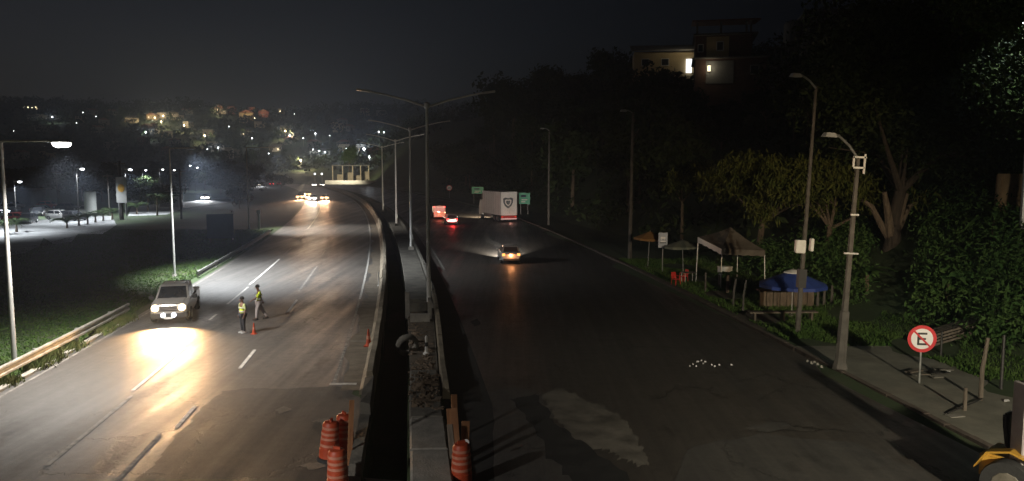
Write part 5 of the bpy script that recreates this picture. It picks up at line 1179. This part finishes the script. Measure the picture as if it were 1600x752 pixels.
# low palms: dark arching fronds against the lit lot
def palm(px, py, Y, h, ln, label, seed, n=10, group='low palms in front of the lit lot', cat='palm'):
    p = A(px, py, Y); r = np.random.default_rng(seed); t = T('low_palm', label, cat, (p.x, Y, terr(p.x,Y)), 0, group); ln *= 1.35; h *= 1.25
    MB().tube([(0,0,-.1),(.05,0,h*.5),(.02,0,h)], [.17,.13,.10], 8).build('trunk', M['bark'], t)
    for i in range(n):
        a = 2*math.pi*i/n + r.uniform(-.25,.25); el = r.uniform(.85,1.35); pts = []
        for k in range(7):
            f = k/6; pts.append(Vector((math.cos(a)*ln*f*math.cos(el*(1-.4*f)), math.sin(a)*ln*f*math.cos(el*(1-.4*f)), h + ln*(math.sin(el)*f - .72*f*f))))
        m = MB().tube(pts, [.075,.07,.06,.055,.045,.035,.015], 5); q = Vector((-math.sin(a), math.cos(a), 0))
        for k in range(1, 7):
            for f in (0, .5):
                b = pts[k-1].lerp(pts[k], f); dr = (pts[k]-pts[k-1]).normalized()
                for s_ in (-1, 1):
                    e = b + q*s_*ln*.16 + dr*ln*.12 + Vector((0,0,-.10*ln)); m.add([b, b + dr*.07, e], [(0,1,2)])
        m.build('frond', M['leaf_palm'], t)
    return t
for i, (px, py, Y, h, ln, lab) in enumerate([(12,402,92,.7,1.9,'dark arching palm in front of the lot at the far left'),(28,398,95,.8,1.7,'second dark palm beside the far left one'),(106,382,101,.6,1.8,'dark palm at the near corner of the lit lot'),(124,372,106,.7,1.7,'dark arching palm between the lot corner and the tank'),
    (138,369,109,.7,1.7,'dark arching palm below the round tank'),(150,366,112,.7,1.6,'dark palm next right of the one below the tank'),(162,362,115,.7,1.7,'dark palm before the slim pole'),(176,356,118,.9,1.7,'dark palm at the foot of the thick utility pole'),(214,340,132,.9,2.1,'dark palm at the left end of the service road'),(246,338,128,2.4,1.6,'upright dark palm before the middle of the service road'),(268,337,130,2.2,1.5,'upright dark palm before the leaning pole')]):
    palm(px, py, Y, h, ln, lab, 60+i)
# dark trees between lot and hill
vp = []
for i, (rx, rz, zc) in enumerate([(3.8,2.6,4.6),(3.0,3.2,5.0),(4.6,2.2,4.0)]):
    vp.append(tree('valley_tree', 'dark tree among those in the valley between the lot and the hill', (0,0,0), 7.5, rx, rz, zc, 80, 22, .5, .6, 80+i, 'leaf_dark', group='dark trees in the valley', nb=5, r=.18))
vu = set()
def put_valley(X, Y, h, label=None):
    i = int(rng.integers(0, 3)); o = vp[i] if i not in vu else dup(vp[i]); vu.add(i); o.location = (X, Y, terr(X,Y)-.1); s_ = h/7.5; o.scale = (s_*rng.uniform(.9,1.4), s_*rng.uniform(.9,1.4), s_); o.rotation_euler[2] = rng.uniform(0,6.28)
    o['label'] = label or 'dark tree among those in the valley between the lot and the hill'
for px, py, Y, h, lab in [(232,332,140,5.6,'dark rounded tree behind the left end of the service road'),(258,330,165,6,'dark tree behind the pale roofed shelter'),(366,318,210,7.0,None),(375,330,150,4.5,'dark bush-like tree beside the tall lamp post on the bend'),(345,310,230,8,None),(215,310,190,6.5,None),(160,312,180,6.5,None),(128,312,185,7,None),(60,316,190,7.5,None),(92,316,195,7,None),(20,312,200,7,None),(290,300,250,8,None),(320,295,280,9,None),(395,296,270,8,None),(440,294,290,6,None)]:
    p = A(px, py, Y); put_valley(p.x, Y, h, lab)
for k in range(40):
    Y = rng.uniform(210, 400); X = XB(Y) - 20 - rng.uniform(0, 1)*Y*.62 + 0
    if X < -.72*Y: continue
    px, py = PX(X, Y, 4)
    if 395 < px < 440 or 300 < px < 345: continue
    put_valley(X, Y, rng.uniform(5, 10))
# lit shelter, trees and pale wall past the bend
pw_ = T('pale_wall', 'bright pale low wall beyond the end of the bend', 'wall', (0,0,0)); P0, P1 = A(508,290,372), A(598,290,366)
for k in range(6):
    a, b = P0.lerp(P1, k/6), P0.lerp(P1, (k+1)/6); c = (a+b)/2; MB().box((c.x,c.y,.9), ((b-a).length-.04,.3,1.9), rz=math.atan2(b.y-a.y, b.x-a.x)).build('wall_panel', M['plaster_white'], pw_)
ss = T('roadside_shelter', 'open lit shelter with thin columns behind the pale wall', 'shelter', (A(548,284,385).x, 385, 0)); MB().box((0,3,9.0), (19,6,.25)).build('roof', M['plaster_grey'], ss)
for x in (-9,-4,1,5,9): MB().box((x,.4,4.4), (.45,.45,8.9)).build('column', M['plaster'], ss)
for x, w, h in [(-6.5,3,4.5),(-1.5,2.2,5.5),(3,2.6,4),(7,2.4,6)]: MB().box((x,5.5,h/2), (w,.4,h)).build('rear_panel', M['plaster'], ss)
light('SPOT', 'added_wall_spot', ss, (0,-24,10), PW['lot']*2.2, (1,.88,.62), .4, (0,1,-.35), 120)  # unseen spot added before the wall to brighten it and the shelter
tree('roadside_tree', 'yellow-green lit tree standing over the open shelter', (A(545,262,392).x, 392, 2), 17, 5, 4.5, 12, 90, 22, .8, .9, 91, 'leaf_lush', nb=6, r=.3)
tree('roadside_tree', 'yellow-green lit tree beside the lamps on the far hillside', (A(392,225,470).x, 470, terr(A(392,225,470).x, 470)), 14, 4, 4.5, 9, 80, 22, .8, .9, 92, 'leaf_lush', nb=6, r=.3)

# ------------------------------------------------------------------ far hillside: houses, lamps, woodland
def on_hill(px, py, lift=0., y0=395, y1=1150):
    Y = y0
    while Y < y1:
        p = A(px, py, Y)
        if p.z - lift <= terr(p.x, Y): return Vector((p.x, Y, terr(p.x, Y)))
        Y += 3
    p = A(px, py, 855); return Vector((p.x, 855, terr(p.x, 855)))
HOUSES = [(203,190,9,4.5,'roof_grey','plaster','shed','wide brown roofed house at the left end of the lit hilltop cluster'),(236,186,8,5,'roof','plaster_ochre','gable','warm lit house at the left of the hilltop cluster'),(252,184,9,5,'roof','plaster','flat','warm lit house in the middle of the hilltop cluster'),(270,181,8,4.5,'roof_grey','plaster','gable','pale roofed house at the top of the hilltop cluster'),
  (236,208,6,4.5,'roof_grey','plaster_white','shed','white lit house just below the hilltop cluster'),(290,199,6,5,'roof','plaster','flat','yellowish house right of the hilltop cluster'),(343,176,13,5.5,'roof','plaster','gable','long cream lit house on the ridge left of the red ones'),(361,176,8,7,'roof','plaster_red','flat','tall red walled house on the ridge'),
  (385,186,13,7,'roof','plaster_ochre','gable','broad yellow lit house below the red ones on the ridge'),(412,182,10,6,'roof','plaster_red','gable','red walled house right of the broad yellow one'),(394,170,7,8,'roof','plaster_red','flat','narrow dark red house topping the ridge'),(437,174,4,8,'roof_grey','plaster','flat','slim pale tower house right of the red ones'),
  (452,174,7,5,'roof_grey','plaster_grey','flat','grey house beside the slim tower house'),(446,208,8,5,'roof_grey','plaster','shed','cream house lit by the lamp left of the bend'),(455,214,5,4,'roof_grey','plaster_white','flat','small white house below the cream one'),(340,235,6,5,'roof_grey','plaster_white','gable','white lit house low on the slope left of the lamp post'),
  (325,236,5,5,'roof_grey','plaster_white','flat','small white house beside the low white one'),(357,246,5,7,'roof_grey','plaster_white','flat','tall narrow white house low on the slope'),(366,246,4,6,'roof_grey','plaster_grey','flat','grey lean house touching the tall narrow white one'),(385,213,9,4.5,'roof_grey','plaster_grey','shed','long grey house left of the lit far tree'),
  (430,236,8,3.5,'roof_grey','plaster_white','shed','low roofed house lit faintly above the red tail lights'),(500,243,14,3.5,'roof_grey','plaster_white','shed','long low white building below the strip of lamps'),(568,240,9,6,'roof_grey','plaster_white','flat','white house glaring beside the bright lamps past the bend'),(597,210,10,5,'roof_grey','plaster_grey','shed','grey house under two small lamps left of the third mast'),
  (595,180,9,5,'roof_grey','plaster_grey','flat','dim house on the ridge left of the masts'),(570,180,9,5,'roof','plaster','gable','dim pale house on the ridge above the bend'),(45,172,20,5,'roof_grey','plaster_grey','flat','long dim building on the ridge at the far left'),(82,186,6,4,'roof_grey','plaster_white','flat','small white house under a bluish lamp at the far left')]
for px, py, w, h, rf_, wm, kind, lab in HOUSES:
    p = on_hill(px, py + 2); n_ = max(1, int(w/3.2))
    o = house('' + lab, (p.x, p.y, p.z - .3), w, 7, h, rng.uniform(-.35,.35), wm, kind, [(-w/2 + (i+.5)*w/n_, h*.55, 1.2, 1.3, 'e_win' if rng.random() < .16 else 'window') for i in range(n_)], group='houses on the far hillside', roofmat=rf_)
    if any(q in lab for q in ('lit', 'cream', 'red walled', 'glaring', 'yellowish', 'wide brown', 'dark red', 'slim pale')): light('SPOT', 'added_facade_spot', o, (rng.uniform(-2,2), -9, h+3.5), PW['facade']*(w/8), WARM if 'white' not in lab else COOL, .3, (0,1,-.45), 120)  # unseen spot added before each of these houses to brighten its front
proto_h = []
for i, (wm, kind, rf_) in enumerate([('plaster_grey','shed','roof_grey'),('brick','gable','roof'),('plaster','flat','roof'),('plaster_grey','gable','roof')]):
    proto_h.append(house('dim unlit house among the trees on the far hillside', (0,0,0), 8, 7, 4.5, 0, wm, kind, [(-2,2.4,1.2,1.3,'window'),(2,2.4,1.2,1.3,'window')], group='dim houses on the far hillside', roofmat=rf_))
hu = set(); n = 0
while n < 34:
    px, py = rng.uniform(5, 690), rng.uniform(176, 252); p = on_hill(px, py)
    if p.y > 850 or p.y < 400: continue
    i = int(rng.integers(0, 4)); o = proto_h[i] if i not in hu else dup(proto_h[i]); hu.add(i); o.location = p; o.rotation_euler[2] = rng.uniform(-.6,.6); n += 1
LAMPS = [(228,207,'W',2.,'bluish-white lamp below the hilltop cluster'),(242,184,'Y',1.6,'left lamp of the hilltop cluster'),(252,190,'Y',1.6,'lower lamp of the hilltop cluster'),(255,181,'Y',1.2,'right lamp of the hilltop cluster'),(288,196,'Y',2.2,'bright warm lamp right of the hilltop cluster'),(320,212,'Y',2,'bright warm lamp alone midway up the slope'),(324,233,'W',1,'small white lamp above the low white houses'),(341,231,'W',1.6,'white lamp over the low white houses'),
  (358,198,'W',1,'small lamp below the cream house on the ridge'),(446,205,'Y',2,'warm lamp right of the far lit tree'),(453,212,'W',1.2,'white lamp below the warm one right of the far lit tree'),(474,216,'W',.9,'small lamp left of the strip of lamps'),(493,209,'W',1.4,'white lamp above the strip of lamps'),(470,251,'Y',3,'large warm lamp above the oncoming cars'),(489,234,'W',2,'left bright lamp of the strip above the bend'),(499,236,'W',1.2,'middle lamp of the strip above the bend'),(508,238,'W',1.2,'right lamp of the strip above the bend'),
  (541,233,'W',1.8,'white lamp over the open shelter'),(558,232,'W',1.8,'left of the two close bright lamps past the bend'),(569,233,'W',4,'biggest brightest white lamp past the bend'),(577,246,'W',1.2,'small lamp under the brightest one past the bend'),(592,206,'W',1.4,'left of two small lamps on the slope near the masts'),(600,207,'W',.9,'right of two small lamps on the slope near the masts'),(82,183,'W',1.7,'bluish lamp on the ridge at the far left'),(130,176,'W',.9,'faint lamp on the ridge right of the bluish one'),(120,192,'W',.7,'faint lamp lower left of centre on the left ridge'),(150,182,'W',.7,'faintest lamp on the left ridge'),
  (38,168,'Y',.8,'first tiny lamp of the row on the far left ridge'),(44,168,'Y',.9,'second tiny lamp of the row on the far left ridge'),(50,168,'Y',.8,'third tiny lamp of the row on the far left ridge'),(56,168,'Y',.9,'fourth tiny lamp of the row on the far left ridge'),(394,216,'W',1.2,'lamp half hidden in the far lit tree'),(492,272,'W',1.1,'left of two lamps just above the bend'),(503,272,'W',1.,'right of two lamps just above the bend'),(438,174,'Y',.9,'small lamp on the slim tower house'),(398,185,'Y',.9,'lamp on the wall of the broad yellow house'),(340,172,'Y',1.2,'lamp on the cream house on the ridge'),(312,164,'W',.6,'tiny lamp alone on the skyline'),(460,178,'W',.6,'tiny lamp on the grey ridge house'),(420,240,'W',.8,'dim lamp over the low roofed house'),(22,205,'W',.5,'tiny lamp low on the far left hill'),(515,212,'W',.6,'tiny lamp right of the one above the strip')]
def far_lamp(px, py, kind, s_, label):
    p = on_hill(px, py, 6.); q = A(px, py, p.y - 3.); z0 = terr(q.x, q.y)
    t = T('hillside_lamp', label, 'street lamp', (q.x, q.y, z0), 0, 'lamps across the far hillside'); h = max(q.z - z0, 2.)
    MB().tube([(0,0,0),(0,0,h)], .08, 5).build('post', M['pole'], t); r = .34*s_**.55*(.6+.4*q.y/600)
    MB().lathe([(r*.3,-r),(r*.85,-r*.55),(r,0),(r*.7,r*.6),(r*.2,r)], 8, c=(0,-.2,h)).build('lamp_head', M['e_warm' if kind == 'Y' else 'e_white'], t)
    if s_ >= 1.2: light('POINT', 'lamp_light', t, (0,-1.2,h+.4), (PW['hill_warm'] if kind == 'Y' else PW['hill_white'])*s_, (1,.80,.5) if kind == 'Y' else COOL, .4)
for a in LAMPS: far_lamp(*a)
cc = []; n = 0
while n < 2600:
    Y = rng.uniform(395, 900); X = rng.uniform(-.70, .02)*Y
    if XB(Y)-16 < X < XB(Y)+30 and Y < 470: continue
    z = terr(X, Y); cc.append((X, Y, z + rng.uniform(.5, 6))); n += 1
tag(O('woodland', leaves(cc, 16, 2.3, 2.3, .55, 0, 12, 'woodland', 'leaf_dark')), 'dark woodland covering the far hills between the houses', kind='stuff')

# ------------------------------------------------------------------ night haze over the valley
hz = MB().box((-200, 600, 58), (2040, 1372, 121)).build('haze', [])
hm = bpy.data.materials.new('haze'); hm.use_nodes = True; ht = hm.node_tree; ht.nodes.clear()
pv = ht.nodes.new('ShaderNodeVolumePrincipled'); pv.inputs['Color'].default_value = (.62,.76,1,1); pv.inputs['Density'].default_value = HAZE; pv.inputs['Anisotropy'].default_value = .45
ht.links.new(pv.outputs[0], ht.nodes.new('ShaderNodeOutputMaterial').inputs['Volume']); hz.data.materials.append(hm)
tag(hz, 'thin night haze filling the valley round the lamps', kind='stuff')
